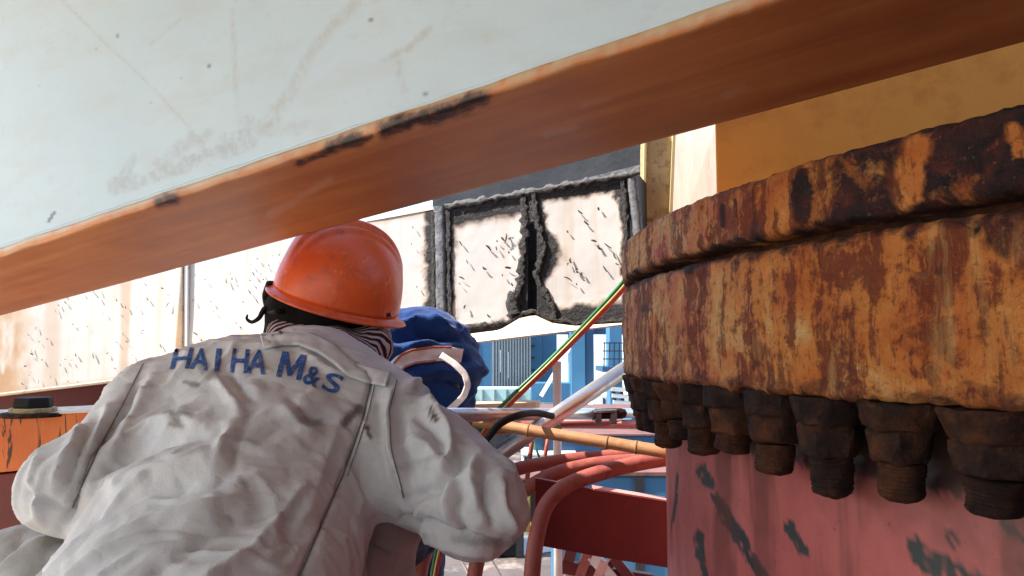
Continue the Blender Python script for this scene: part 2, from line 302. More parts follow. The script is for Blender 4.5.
# ------------------------------------------------------------------ builders
WL = {}
def root(name, loc, label, cat, group=None):
    o = bpy.data.objects.new(name, None); COL.objects.link(o); o.empty_display_size = 0.05
    o.location = Vector(loc); WL[o.name] = np.array(loc, float); tag(o, label, cat, group); return o
def tag(o, label=None, cat=None, group=None, kind=None):
    if label: o['label'] = label
    if cat: o['category'] = cat
    if group: o['group'] = group
    if kind: o['kind'] = kind
    return o
def obj(name, V, F, mat, parent=None, smooth=True, attrs=None, uv=None, bevel=0, solid=0, kind=None, sharp=None, mats=None, midx=None):
    V = np.asarray(V, float)
    base = WL[parent.name] if parent is not None else np.array([V[:, 0].mean(), V[:, 1].mean(), V[:, 2].min()])
    me = bpy.data.meshes.new(name); me.from_pydata((V - base).tolist(), [], [tuple(int(i) for i in f) for f in F])
    for m in (mats or [mat]): me.materials.append(m)
    if midx is not None: me.polygons.foreach_set('material_index', np.asarray(midx, np.int32))
    if smooth: me.polygons.foreach_set('use_smooth', np.ones(len(me.polygons), bool))
    if attrs:
        for k, a in attrs.items():
            at = me.attributes.new(k, 'FLOAT', 'POINT'); at.data.foreach_set('value', np.ascontiguousarray(a, np.float32))
    if uv is not None:
        lay = me.uv_layers.new(name="UVMap"); vi = np.empty(len(me.loops), np.int32); me.loops.foreach_get('vertex_index', vi)
        lay.data.foreach_set('uv', np.ascontiguousarray(np.asarray(uv)[vi], np.float32).ravel())
    if sharp is not None and smooth: me.set_sharp_from_angle(angle=R(sharp))
    me.update()
    o = bpy.data.objects.new(name, me); COL.objects.link(o)
    if parent is not None: o.parent = parent
    else: o.location = Vector(base)
    WL[o.name] = base
    if solid:
        md = o.modifiers.new("thick", 'SOLIDIFY'); md.thickness = abs(solid); md.offset = -1 if solid > 0 else 1
    if bevel:
        md = o.modifiers.new("bevel", 'BEVEL'); md.width = bevel; md.segments = 2; md.limit_method = 'ANGLE'; md.angle_limit = R(40)
    if kind: o['kind'] = kind
    return o
class MB:
    def __init__(s): s.V = []; s.F = []; s.n = 0
    def add(s, V, F):
        V = np.asarray(V, float); s.V.append(V); s.F += [tuple(i + s.n for i in f) for f in F]; s.n += len(V); return s
    def box(s, c, ax, ay, az):
        c, ax, ay, az = map(np.asarray, (c, ax, ay, az)); V = []
        for sx in (-1, 1):
            for sy in (-1, 1):
                for sz in (-1, 1): V.append(c + sx * ax + sy * ay + sz * az)
        F = [(0, 1, 3, 2), (4, 6, 7, 5), (0, 4, 5, 1), (2, 3, 7, 6), (0, 2, 6, 4), (1, 5, 7, 3)]
        if np.dot(np.cross(ax, ay), az) < 0: F = [f[::-1] for f in F]
        return s.add(V, F)
    def abox(s, lo, hi):
        lo = np.array(lo, float); hi = np.array(hi, float); c = (lo + hi) / 2; h = (hi - lo) / 2
        return s.box(c, (h[0], 0, 0), (0, h[1], 0), (0, 0, h[2]))
    def bar(s, a, b, w, h=None, up=(0, 0, 1)):
        a = np.array(a, float); b = np.array(b, float); d = unit(b - a); h = h or w
        up = np.array(up, float)
        if abs(np.dot(d, up)) > 0.95: up = np.array([0, 1., 0])
        x = unit(np.cross(d, up)); y = np.cross(x, d)
        return s.box((a + b) / 2, x * w / 2, d * np.linalg.norm(b - a) / 2, y * h / 2)
    def tube(s, pts, r, seg=12, sub=1, flat=1.0, hollow=False):
        pts = [np.array(p, float) for p in pts]
        if sub > 1 and len(pts) > 2:
            q = [2 * pts[0] - pts[1]] + pts + [2 * pts[-1] - pts[-2]]; out = []
            rr = r if hasattr(r, '__len__') else [r] * len(pts); ro = []
            for i in range(1, len(q) - 2):
                for k in range(sub):
                    t = k / sub; a, b, c, d = q[i-1], q[i], q[i+1], q[i+2]
                    out.append(0.5 * (2*b + (c-a)*t + (2*a-5*b+4*c-d)*t*t + (3*b-a-3*c+d)*t**3)); ro.append(rr[i-1] * (1-t) + rr[i] * t)
            out.append(pts[-1]); ro.append(rr[-1]); pts = out; r = ro
        rr = r if hasattr(r, '__len__') else [r] * len(pts)
        V = []; F = []; prev = None
        for i, p in enumerate(pts):
            d = unit(pts[min(i + 1, len(pts) - 1)] - pts[max(i - 1, 0)])
            if prev is None:
                a = np.array([0, 0, 1.]) if abs(d[2]) < 0.9 else np.array([1., 0, 0]); x = unit(np.cross(d, a))
            else: x = unit(prev - d * np.dot(prev, d))
            prev = x; y = np.cross(d, x)
            for k in range(seg):
                t = 2 * math.pi * k / seg; V.append(p + rr[i] * (math.cos(t) * x + flat * math.sin(t) * y))
        for i in range(len(pts) - 1):
            for k in range(seg):
                a = i * seg + k; b = i * seg + (k + 1) % seg; F.append((a, b, b + seg, a + seg))
        F.append(tuple(range(seg))[::-1]); n = (len(pts) - 1) * seg; F.append(tuple(n + k for k in range(seg)))
        return s.add(V, F)
    def prism(s, poly, ext):
        poly = [np.array(p, float) for p in poly]; n = len(poly); ext = np.array(ext, float)
        V = poly + [p + ext for p in poly]
        nv = np.cross(poly[1] - poly[0], poly[2] - poly[0])
        for i in range(2, n): nv = nv + np.cross(poly[i-1] - poly[0], poly[i] - poly[0])
        F = [tuple(range(n))[::-1], tuple(range(n, 2 * n))] + [(i, (i+1) % n, n + (i+1) % n, n + i) for i in range(n)]
        if np.dot(nv, ext) < 0: F = [f[::-1] for f in F]
        return s.add(V, F)
    def ngon(s, c, axis, r, h, n, rot=0.0, r2=None, jit=0.0):
        axis = unit(axis); a = np.array([1., 0, 0]) if abs(axis[0]) < 0.9 else np.array([0, 1., 0]); x = unit(np.cross(axis, a)); y = np.cross(axis, x)
        r2 = r if r2 is None else r2; c = np.array(c, float); V = []
        for rr, hh in ((r, 0), (r2, h)):
            for k in range(n):
                t = rot + 2 * math.pi * k / n; j = 1 + random.uniform(-jit, jit); V.append(c + rr * j * (math.cos(t) * x + math.sin(t) * y) + axis * hh)
        F = [(k, (k+1) % n, n + (k+1) % n, n + k) for k in range(n)] + [tuple(range(n))[::-1], tuple(range(n, 2*n))]
        return s.add(V, F)
    def build(s, name, mat, parent=None, **kw):
        return obj(name, np.concatenate(s.V), s.F, mat, parent, **kw)
def gridfaces(nu, nv, flip=False):
    i, j = np.meshgrid(np.arange(nu - 1), np.arange(nv - 1), indexing='ij'); a = i * nv + j
    F = np.stack([a, a + nv, a + nv + 1, a + 1], -1).reshape(-1, 4)
    return F[:, ::-1] if flip else F
def mesh_bvh(V, F): return BVHTree.FromPolygons([Vector(v) for v in V], [tuple(int(i) for i in f) for f in F])

# ------------------------------------------------------------------ signed-distance bodies -> one continuous surface
def sdf_mesh(prims, h, extra=None, pad=0.05):
    pts = np.concatenate([np.array([p[0] - p[2], p[0] + p[2], p[1] - p[3], p[1] + p[3]]) for p in prims])
    lo = pts.min(0) - pad; hi = pts.max(0) + pad; n = np.ceil((hi - lo) / h).astype(int) + 1
    X = lo[0] + h * np.arange(n[0]); Y = lo[1] + h * np.arange(n[1]); Z = lo[2] + h * np.arange(n[2])
    D = np.full(tuple(n), 1.0, np.float32)
    for pr in prims:
        a, b, ra, rb = pr[:4]; k = pr[4] if len(pr) > 4 else 0.04
        a = np.array(a, float); b = np.array(b, float); m = max(ra, rb) + 3 * k + 0.03
        l = np.maximum(((np.minimum(a, b) - m - lo) / h).astype(int), 0); u = np.minimum(((np.maximum(a, b) + m - lo) / h).astype(int) + 2, n)
        gx = X[l[0]:u[0], None, None] - a[0]; gy = Y[None, l[1]:u[1], None] - a[1]; gz = Z[None, None, l[2]:u[2]] - a[2]
        ab = b - a; L = np.dot(ab, ab) + 1e-12
        t = np.clip((gx * ab[0] + gy * ab[1] + gz * ab[2]) / L, 0, 1)
        d = np.sqrt((gx - t * ab[0]) ** 2 + (gy - t * ab[1]) ** 2 + (gz - t * ab[2]) ** 2) - (ra + (rb - ra) * t)
        s = D[l[0]:u[0], l[1]:u[1], l[2]:u[2]]
        q = np.maximum(k - np.abs(s - d), 0) / k
        D[l[0]:u[0], l[1]:u[1], l[2]:u[2]] = np.minimum(s, d) - q * q * k * 0.25
    ins = D < 0
    c = [ins[i:n[0]-1+i, j:n[1]-1+j, k:n[2]-1+k] for i in (0, 1) for j in (0, 1) for k in (0, 1)]
    anyi = np.logical_or.reduce(c); alli = np.logical_and.reduce(c); act = anyi & ~alli
    idx = np.argwhere(act); cid = np.full(act.shape, -1, np.int64); cid[act] = np.arange(len(idx))
    acc = np.zeros((len(idx), 3)); cnt = np.zeros(len(idx))
    corners = [(i, j, k) for i in (0, 1) for j in (0, 1) for k in (0, 1)]
    for a in corners:
        for ax in range(3):
            if a[ax] == 1: continue
            b = list(a); b[ax] = 1
            fa = D[idx[:, 0]+a[0], idx[:, 1]+a[1], idx[:, 2]+a[2]]; fb = D[idx[:, 0]+b[0], idx[:, 1]+b[1], idx[:, 2]+b[2]]
            cr = (fa < 0) != (fb < 0); t = np.where(cr, fa / np.where(cr, fa - fb, 1), 0)
            pos = np.array(a, float)[None] + t[:, None] * (np.array(b, float) - np.array(a, float))[None]
            acc[cr] += pos[cr]; cnt[cr] += 1
    V = lo + h * (idx + acc / cnt[:, None]); F = []
    for ax in range(3):
        o1, o2 = [(1, 2), (2, 0), (0, 1)][ax]
        sl0 = [slice(None)] * 3; sl1 = [slice(None)] * 3; sl0[ax] = slice(0, -1); sl1[ax] = slice(1, None)
        A = ins[tuple(sl0)]; B = ins[tuple(sl1)]; e = np.argwhere(A != B)
        e = e[(e[:, o1] > 0) & (e[:, o2] > 0) & (e[:, o1] < n[o1]-1) & (e[:, o2] < n[o2]-1)]
        def cell(da, db):
            q = e.copy(); q[:, o1] += da; q[:, o2] += db; return cid[q[:, 0], q[:, 1], q[:, 2]]
        f = np.stack([cell(-1, -1), cell(0, -1), cell(0, 0), cell(-1, 0)], -1)
        fl = ~A[e[:, 0], e[:, 1], e[:, 2]]; f[fl] = f[fl][:, ::-1]; F.append(f)
    F = np.concatenate(F); F = F[(F >= 0).all(1)]
    # a light smoothing pass
    for _ in range(2):
        s = np.zeros_like(V); w = np.zeros(len(V))
        for a, b in ((0, 1), (1, 2), (2, 3), (3, 0)):
            np.add.at(s, F[:, a], V[F[:, b]]); np.add.at(s, F[:, b], V[F[:, a]]); np.add.at(w, F[:, a], 1); np.add.at(w, F[:, b], 1)
        V = 0.5 * V + 0.5 * s / np.maximum(w, 1)[:, None]
    return V, F
def vnormals(V, F):
    n = np.cross(V[F[:, 2]] - V[F[:, 0]], V[F[:, 3]] - V[F[:, 1]]); N = np.zeros_like(V)
    for k in range(4): np.add.at(N, F[:, k], n)
    return N / np.maximum(np.linalg.norm(N, axis=1), 1e-9)[:, None]
def pr(a, b, ra, rb=None, k=0.05): return (P(*a), P(*b), ra, ra if rb is None else rb, k)

# ================================================================== LARGE STRUCTURE
# ---- ground, water, platform
g = MB(); g.abox((-700, -300, -12.5), (700, 230, -12)); tag(g.build("ground", M['ground'], smooth=False), kind='structure')
g = MB(); g.abox((-3000, 230.01, -14), (3000, 4500, -13.0)); tag(g.build("water", M['water'], smooth=False), kind='structure')
hv, hf = [], []
hx = np.linspace(-2800, 2800, 90); hy = np.linspace(2200, 3200, 14)
HH = np.array([[(-13 + 150 * math.sin(math.pi * j / 13) * (0.25 + fbm(np.array([x / 420, y / 500, 1.0]), 4))) for j, y in enumerate(hy)] for x in hx])
hv = [(x, y, HH[i, j]) for i, x in enumerate(hx) for j, y in enumerate(hy)]
tag(obj("hills", hv, gridfaces(90, 14), M['hill']), kind='structure')
g = MB(); g.abox((-3.2, -3.0, -1.0), (3.6, 2.3, -0.93))
tag(g.build("floor", M['platform'], smooth=False, bevel=0.006), kind='structure')
g = MB(); g.abox((-5.5, -2.0, -1.05), (-1.25, 3.15, -0.905)); tag(g.build("bounce_slab", M['bounce_slab'], smooth=False, bevel=0.006), kind='structure')  # unseen pale slab, added to bounce warm sun onto the girder underside
g = MB(); g.abox((-14, 3.2, -2.1), (14, 24, -1.9)); tag(g.build("lower_deck", M['pontoon'], smooth=False), kind='structure')

# ---- overhead box girder
dB = camvec(-1.9, 1, -0.368); dBu = unit(dB); F0 = P(345, 224, 1.30)
nh = unit([dB[1], -dB[0], 0]);  nh = nh if nh[1] < 0 else -nh
lo_, hi_ = 0.05, 0.8
for _ in range(40):
    w_ = (lo_ + hi_) / 2; px_, py_, _d = proj(F0 + nh * w_)
    if py_[0] > 257 - 0.333 * px_[0]: lo_ = w_
    else: hi_ = w_
BW = w_
beam = root("box_girder", F0, "pale blue box girder with orange underside and burnt lower edge, slanting overhead across the top", "girder")
ts = np.concatenate([np.linspace(-2.6, -1.05, 20), np.linspace(-1.0, 1.6, 420), np.linspace(1.65, 5.0, 30)])
nB = len(ts)
# orange flange: far lip, underside, near lip
prof = [(0.0, 0.025), (0.0, 0.004), (0.003, 0.0)] + [(x, 0.0) for x in np.linspace(0.01, BW - 0.012, 46)] + [(BW - 0.004, 0.0005), (BW - 0.001, 0.002), (BW, 0.005), (BW, 0.010), (BW - 0.001, 0.0135), (BW - 0.006, 0.0165), (BW - 0.012, 0.019)]
prof = np.array(prof); npf = len(prof)
V = F0 + ts[:, None, None] * dBu + prof[None, :, :1] * nh + prof[None, :, 1:] * np.array([0, 0, 1.])
uvB = np.stack([np.repeat(ts[:, None], npf, 1), np.repeat(np.cumsum(np.r_[0, np.hypot(*np.diff(prof, axis=0).T)])[None], nB, 0)], -1).reshape(-1, 2)
V = V.reshape(-1, 3); wob = fbm(np.stack([uvB[:, 0] * 18, uvB[:, 1] * 40, 0 * uvB[:, 0]], -1), 4) - 0.5
lip = np.tile((np.arange(npf) >= npf - 8).astype(float), nB)
V = V + np.outer(wob * 0.006 * lip, nh) + np.outer(wob * 0.003 * lip, [0, 0, 1.])
px, py, _ = proj(V); nz = n2(px, py, 9); nz2 = n2(px, py, 30, 5)
soot = np.zeros(len(V))
for pts, w in [([(160, 203), (172, 199)], 7), ([(330, 148), (356, 139)], 8), ([(385, 130), (408, 121)], 9), ([(425, 117), (452, 109)], 10), ([(460, 106), (482, 98)], 10), ([(400, 124), (470, 103)], 4)]:
    soot = np.maximum(soot, 1 - sstep(0.1, 1.35, segdist(px, py, pts) / w + (nz - 0.5) * 1.2))
soot = np.maximum(soot, 0.85 * (1 - sstep(0, 1, segdist(px, py, [(300, 163), (370, 136)]) / 5 + (nz - 0.5) * 2)))
vv = np.tile(prof[:, 0] / BW, nB); zz = np.tile(prof[:, 1], nB)
worn = np.where((zz > 0.006) & (vv > 0.5), 0.75 * sstep(0.3, 0.55, nz + 0.12), 0) + np.where(vv > 0.985, 0.35 * sstep(0.45, 0.6, nz), 0)
scf = np.zeros(len(V))
for pts, w in [([(583, 105), (610, 98)], 4), ([(545, 135), (575, 128)], 4), ([(726, 96), (742, 88)], 6), ([(270, 215), (330, 180)], 5)]:
    scf = np.maximum(scf, 0.6 * (1 - sstep(0.3, 1.2, segdist(px, py, pts) / w + (nz - 0.5))))
obj("bottom_flange", V, gridfaces(nB, npf, True), M['flange'], beam, attrs={'soot': soot, 'worn': np.clip(worn, 0, 1), 'scuff': scf}, uv=uvB, solid=0)
# pale blue web
WT = 1.02
tw = ts; zs = np.concatenate([np.linspace(0, 0.62, 210), np.linspace(0.64, 1.0, 8)])
Vw = F0 + (BW - 0.010) * nh + tw[:, None, None] * dBu
Vw = np.repeat(Vw, len(zs), 1); ztop = WT - Vw[:, :, 2]
Vw = Vw.copy(); Vw[:, :, 2] += 0.016 + (zs[None] * (ztop - 0.016))
Vw = Vw.reshape(-1, 3); uvw = np.stack([np.repeat(tw, len(zs)), np.tile(zs, nB)], -1)
Vw += np.outer((fbm(np.stack([uvw[:, 0] * 3, uvw[:, 1] * 3, 0 * uvw[:, 0]], -1), 3) - 0.5) * 0.006, nh)
px, py, _ = proj(Vw); nz = n2(px, py, 10); nz2 = n2(px, py, 26, 4); nf = n2(px, py, 4, 8)
sc = np.zeros(len(Vw))
for pts, w, a in [([(355, 5), (335, 25), (312, 50), (290, 95), (262, 130)], 7, .36), ([(430, 28), (408, 48), (385, 60)], 4, .45), ([(397, 60), (405, 92)], 4, .3), ([(180, 20), (150, 45)], 2, .3),
                  ([(62, 0), (100, 38), (150, 85), (190, 128)], 1.3, .4), ([(232, 10), (236, 90), (240, 140)], 2.5, .35), ([(735, 0), (690, 25), (640, 52)], 1.5, .4)]:
    sc = np.maximum(sc, a * (1 - sstep(0.4, 1.3, segdist(px, py, pts) / w + (nz - 0.5) * 1.0)))
edge_y = 257 - 0.333 * px; dd = edge_y - py
sc = np.maximum(sc, 0.75 * (1 - sstep(2, 9, dd + (nz - 0.5) * 16)) * sstep(0.35, 0.6, nz2 + 0.1))
bare = np.zeros(len(Vw))
for pts, w, a in [([(115, 190), (150, 178), (175, 168), (250, 142)], 11, .7), ([(120, 186), (135, 160)], 7, .6), ([(165, 165), (180, 148), (205, 138)], 9, .55), ([(235, 150), (246, 120)], 8, .5), ([(225, 140), (300, 125)], 10, .35)]:
    bare = np.maximum(bare, a * .62 * (1 - sstep(0.3, 1.1, segdist(px, py, pts) / w + (nz - 0.5) * 2.6 + (nf - .5) * 0.8)))
bare *= sstep(20, 24, dd + (nf - .5) * 4)
st = np.zeros(len(Vw))
for x, y in [(118, 36), (371, 20), (40, 86), (152, 103), (97, 49), (209, 66), (195, 160), (425, 94), (180, 78)]:
    st = np.maximum(st, 0.6 * (1 - sstep(0.5, 1.5, np.hypot((px - x) * 1.6, (py - y) * 0.7) / 1.5)))
for pts, w in [([(330, 145), (352, 136)], 4), ([(48, 222), (54, 213)], 1.5), ([(392, 118), (482, 92)], 3)]:
    st = np.maximum(st, 0.8 * (1 - sstep(0.4, 1.2, segdist(px, py, pts) / w + (nz - 0.5) * 2.4)))
obj("web_plate", Vw, gridfaces(nB, len(zs)), M['web'], beam, attrs={'scuff': sc, 'bare': bare, 'soot': st}, uv=uvw)
m = MB()
a0, a1 = F0 + dBu * -2.6, F0 + dBu * 5.0
def quadbox(p, q, off0, off1, z0, ztop_):
    Vq = []
    for e in (p, q):
        for o in (off0, off1): Vq += [e + nh * o + np.array([0, 0, z0]), np.array([*(e + nh * o)[:2], ztop_])]
    return Vq, [(0, 2, 3, 1), (4, 5, 7, 6), (0, 1, 5, 4), (2, 6, 7, 3), (0, 4, 6, 2), (1, 3, 7, 5)]
m.add(*quadbox(a0, a1, 0.012, 0.024, 0.026, WT)); m.build("rear_web_plate", M['web'], beam, smooth=False)
m = MB(); m.add(*quadbox(a0, a1, 0.0255, BW - 0.024, 0.022, WT - 0.01)); m.build("core_plate", M['flange'], beam, smooth=False)
m = MB(); m.tube([F0 + dBu * t + nh * (BW - 0.0125) + np.array([0, 0, 0.0185 + 0.0006 * math.sin(t * 90)]) for t in np.linspace(-1.2, 1.8, 260)], 0.0045, 8)
m.build("weld_bead", M['web'], beam)

# ---- deck above, out of frame, added and sized to cast the shade
dk = root("shade_deck", F0 + np.array([0, 0, WT]), "flat grey shade deck, added unseen on top of the blue box girder", "deck")
e1 = unit([dBu[0], dBu[1], 0])
def deckpt(s, o, z): return np.array([F0[0], F0[1], 0]) + e1 * s + nh * o + np.array([0, 0, z])
m = MB()
def decks(s0, s1, o0, o1):
    m.prism([deckpt(s0, o0, WT + .004), deckpt(s1, o0, WT + .004), deckpt(s1, o1, WT + .004), deckpt(s0, o1, WT + .004)], (0, 0, 0.05))
DK = [(-2.6, 5.0, 0.0, 0.42), (-2.6, 1.75, 0.422, 3.4)]
for d in DK: decks(*d)
m.build("deck_plate", M['deck'], dk, smooth=False)
m = MB(); m.abox((-0.15, 1.30, WT + 0.06), (3.2, 2.4, WT + 0.11)); m.build("turret_shade_plate", M['deck'], dk, smooth=False)  # second unseen plate, added to keep sun off the turret wall

rb_ = root("light_blocker", (1.6, -0.9, -0.93), "dark red bulkhead standing behind the camera, right of the photographer", "blocker")  # wall added out of view to cut fill light on ring and jacket
m = MB(); m.prism([(0.15, -0.75, -0.93), (3.2, -0.2, -0.93), (3.2, -0.2, WT), (0.15, -0.75, WT)], (0.02, -0.08, 0)); m.build("blocker_plate", M['dark_red'], rb_, smooth=False, bevel=0.006)

# ---- slewing ring
RC = np.array([1.60, 1.30]); RR = 1.40
def cyl(th, r, z): return np.stack([RC[0] + r * np.cos(th), RC[1] + r * np.sin(th), z], -1)
th = np.concatenate([np.linspace(R(-100), R(128), 60, endpoint=False), np.arange(R(128), R(232), R(0.22)), np.linspace(R(232), R(260), 8)])
def ring_mesh(name, prof, zj):
    pf = np.array(prof); nt, n_ = len(th), len(pf)
    T = np.repeat(th[:, None], n_, 1); Rr = np.repeat(pf[None, :, 0], nt, 0); Z = np.repeat(pf[None, :, 1], nt, 0)
    u = T * RR; q = np.stack([u * 14, Z * 14, 0 * u], -1)
    d1 = fbm(q * np.array([1.4, .5, 1]), 4) - 0.5; d2 = fbm(q * 4.5 + 5, 4) - 0.5
    outer = (Rr > 1.37)
    d3 = fbm(q * 14 + 9, 3) - 0.5
    Rr = Rr + outer * (d1 * 0.005 + d2 * 0.006 + d3 * 0.004)
    Z = Z + np.repeat(pf[None, :, 2], nt, 0) * (fbm(np.stack([u * 70, 0 * u + zj, 0 * u], -1), 4, .65) - 0.5)
    V = cyl(T, Rr, Z).reshape(-1, 3); s = np.cumsum(np.r_[0, np.hypot(*np.diff(pf[:, :2], axis=0).T)])
    uv = np.stack([u.ravel(), np.tile(s, nt)], -1)
    return V, gridfaces(nt, n_, True), uv
ring = root("slewing_ring", (RC[0], RC[1], -0.05), "heavily rusted slewing ring with a dark groove, bolted on top of the red pedestal", "slewing ring")
zl = np.linspace(-0.040, 0.100, 34)
lowp = [(1.27, -0.05, 0), (1.33, -0.05, .004), (1.385, -0.049, .012), (1.394, -0.047, .016), (1.399, -0.043, .014)] + [(1.40 + 0.001 * math.sin(z * 60), z, .006) for z in zl] + [(1.397, 0.105, .010), (1.390, 0.1085, .008), (1.365, 0.1095, .003), (1.27, 0.1095, 0)]
V, F, uv = ring_mesh("lower_ring", lowp, 3.3)
px, py, _ = proj(V); nz = n2(px, py, 16); nv_ = n2(px, py * 0.25, 9, 3)
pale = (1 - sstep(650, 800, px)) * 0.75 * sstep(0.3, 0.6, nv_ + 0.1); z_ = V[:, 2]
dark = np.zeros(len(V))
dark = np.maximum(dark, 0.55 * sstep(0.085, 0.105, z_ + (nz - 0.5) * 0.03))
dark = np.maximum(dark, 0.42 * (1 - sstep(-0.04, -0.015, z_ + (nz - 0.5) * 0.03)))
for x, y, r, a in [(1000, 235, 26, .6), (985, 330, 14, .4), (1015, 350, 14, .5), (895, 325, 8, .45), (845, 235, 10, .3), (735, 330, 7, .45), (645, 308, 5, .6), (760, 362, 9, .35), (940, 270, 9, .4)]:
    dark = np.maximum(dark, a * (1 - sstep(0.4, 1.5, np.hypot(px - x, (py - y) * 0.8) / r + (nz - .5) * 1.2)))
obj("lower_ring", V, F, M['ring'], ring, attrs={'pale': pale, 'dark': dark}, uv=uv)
zu = np.linspace(0.128, 0.180, 18)
upp = [(1.27, 0.1195, 0), (1.36, 0.1195, .003), (1.388, 0.120, .008), (1.396, 0.123, .010)] + [(1.400, z, .004) for z in zu] + [(1.399, 0.185, .006), (1.394, 0.189, .008), (1.38, 0.1915, .004), (1.25, 0.192, 0), (1.15, 0.192, 0)]
V, F, uv = ring_mesh("upper_ring", upp, 8.1); uv[:, 1] += 0.7
px, py, _ = proj(V); nz = n2(px, py, 18, 2); nv_ = n2(px, py * 0.3, 10, 6); z_ = V[:, 2]
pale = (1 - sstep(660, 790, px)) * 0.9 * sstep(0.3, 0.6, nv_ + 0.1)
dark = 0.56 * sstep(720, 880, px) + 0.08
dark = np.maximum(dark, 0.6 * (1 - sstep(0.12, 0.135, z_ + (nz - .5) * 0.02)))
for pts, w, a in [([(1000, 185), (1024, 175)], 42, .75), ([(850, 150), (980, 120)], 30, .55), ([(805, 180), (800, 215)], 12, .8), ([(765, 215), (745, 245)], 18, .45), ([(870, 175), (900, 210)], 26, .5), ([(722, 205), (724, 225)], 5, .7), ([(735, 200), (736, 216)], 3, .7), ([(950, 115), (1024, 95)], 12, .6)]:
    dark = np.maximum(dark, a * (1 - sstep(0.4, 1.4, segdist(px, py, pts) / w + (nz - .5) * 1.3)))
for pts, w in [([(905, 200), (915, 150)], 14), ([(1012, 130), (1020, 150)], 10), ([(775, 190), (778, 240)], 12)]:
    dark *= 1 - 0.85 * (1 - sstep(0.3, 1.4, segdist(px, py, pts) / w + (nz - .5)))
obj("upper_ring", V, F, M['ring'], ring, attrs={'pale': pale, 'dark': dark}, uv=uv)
m = MB(); nt = 160; tt = np.linspace(0, 2 * math.pi, nt, endpoint=False)
V = np.concatenate([cyl(tt, 1.362 + 0 * tt, 0.1085 + 0 * tt), cyl(tt, 1.362 + 0 * tt, 0.121 + 0 * tt)])
m.add(V, [(i, (i + 1) % nt, nt + (i + 1) % nt, nt + i) for i in range(nt)]); m.build("groove_seal", M['bolt'], ring)

# bolts under the ring: washer, nut and stud end
BR = 1.362
T0 = R(208.2)
def crust(o, cuts, amp, fr, seed):
    bm = bmesh.new(); bm.from_mesh(o.data)
    bmesh.ops.bevel(bm, geom=[e for e in bm.edges], offset=0.003, segments=1, affect='EDGES')
    bmesh.ops.triangulate(bm, faces=bm.faces[:]); bmesh.ops.subdivide_edges(bm, edges=[e for e in bm.edges if e.calc_length() > .008], cuts=cuts, use_grid_fill=True); bmesh.ops.triangulate(bm, faces=bm.faces[:])
    bm.normal_update(); co = np.array([v.co for v in bm.verts]); n_ = fbm(co * fr + seed, 4, .6) - .5
    for v, k in zip(bm.verts, n_): v.co += v.normal * float(k) * amp
    bm.to_mesh(o.data); bm.free()
    o.data.polygons.foreach_set('use_smooth', np.ones(len(o.data.polygons), bool)); o.data.set_sharp_from_angle(angle=R(38))
# a bolt mesh sits in its own local frame so that copies can be placed
def make_proto():
    sd = random.random() * 50
    m = MB(); m.ngon((0, 0, 0), (0, 0, -1), random.uniform(.0415, .0440), 0.028, random.choice((6, 8, 9)), random.random(), 0.037, 0.07)
    b = obj("bolt", np.concatenate(m.V) + np.array([RC[0], RC[1], -0.05]), m.F, M['bolt'], ring, smooth=False)
    WL[b.name] = np.zeros(3); crust(b, 2, .009, 70, sd)
    m = MB(); m.ngon((0, 0, -0.0262), (0, 0, -1), random.uniform(.033, .0365), random.uniform(.03, .036), 6, random.random(), 0.031, 0.06); o = m.build("nut", M['bolt'], b, smooth=False); crust(o, 2, .008, 75, sd + 3)
    m = MB(); q = np.array([0, 0, -0.059]); e = random.uniform(0.026, 0.042); ln = random.uniform(-.003, .003)
    zz = np.linspace(0, 1, 20); rr_ = [.0215 + .0012 * (k % 2) for k in range(20)]; rr_[-1] = .008; rr_[-2] = .0165; rr_[-3] = .0205
    m.tube([q + np.array([ln * z, ln * .5 * z, -e * z]) for z in zz], rr_, 14); o = m.build("stud_end", M['bolt'], b)
    co = np.empty(len(o.data.vertices) * 3); o.data.vertices.foreach_get('co', co); co = co.reshape(-1, 3); c0 = co.mean(0)
    co = c0 + (co - c0) * (1 + (fbm(co * 75 + sd, 4, .6) - .5)[:, None] * .35); o.data.vertices.foreach_set('co', co.ravel()); o.data.set_sharp_from_angle(angle=R(45))
    return b
pro = [make_proto() for _ in range(6)]
bi = 0
for k in range(-9, 24):
    t_ = T0 - R(3.6) * k
    c = Vector((BR * math.cos(t_), BR * math.sin(t_), 0.0015))
    if bi < 6: b = pro[bi]
    else:
        s = pro[(bi * 5) % 6]; b = s.copy(); COL.objects.link(b); b.parent = ring
        for ch in list(s.children): kk = ch.copy(); COL.objects.link(kk); kk.parent = b
    b.location = c + Vector((0, 0, random.uniform(-0.001, 0.0)))
    b.rotation_euler = (random.uniform(-.05, .05), random.uniform(-.05, .05), random.uniform(0, 6)); b.scale = (random.uniform(.92, 1.03), random.uniform(.92, 1.03), random.uniform(.90, 1.08)); bi += 1

# ---- pedestal
ped = root("pedestal", (RC[0], RC[1], -12), "round red steel pedestal with black scrape marks under the rusted ring", "pedestal")
thp = np.concatenate([np.linspace(R(-110), R(138), 50, endpoint=False), np.arange(R(138), R(226), R(0.2)), np.linspace(R(226), R(250), 8)])
zp = np.concatenate([[-0.052], np.linspace(-0.06, -0.75, 120), [-1.2, -2, -4, -8, -12]])
T = np.repeat(thp[:, None], len(zp), 1); Z = np.repeat(zp[None], len(thp), 0)
u = T * 1.32; rr = 1.318 + np.where(Z < -0.122 - 0.006 * (fbm(np.stack([u * 30, 0 * u, 0 * u], -1), 4) - .5) * 2, 0.005, 0.0) + (fbm(np.stack([u * 8, Z * 8, 0 * u], -1), 3) - .5) * 0.004
V = cyl(T, rr, Z).reshape(-1, 3); px, py, _ = proj(V); nz = n2(px, py, 12, 1); nf = n2(px, py, 5, 2)
scr = np.zeros(len(V))
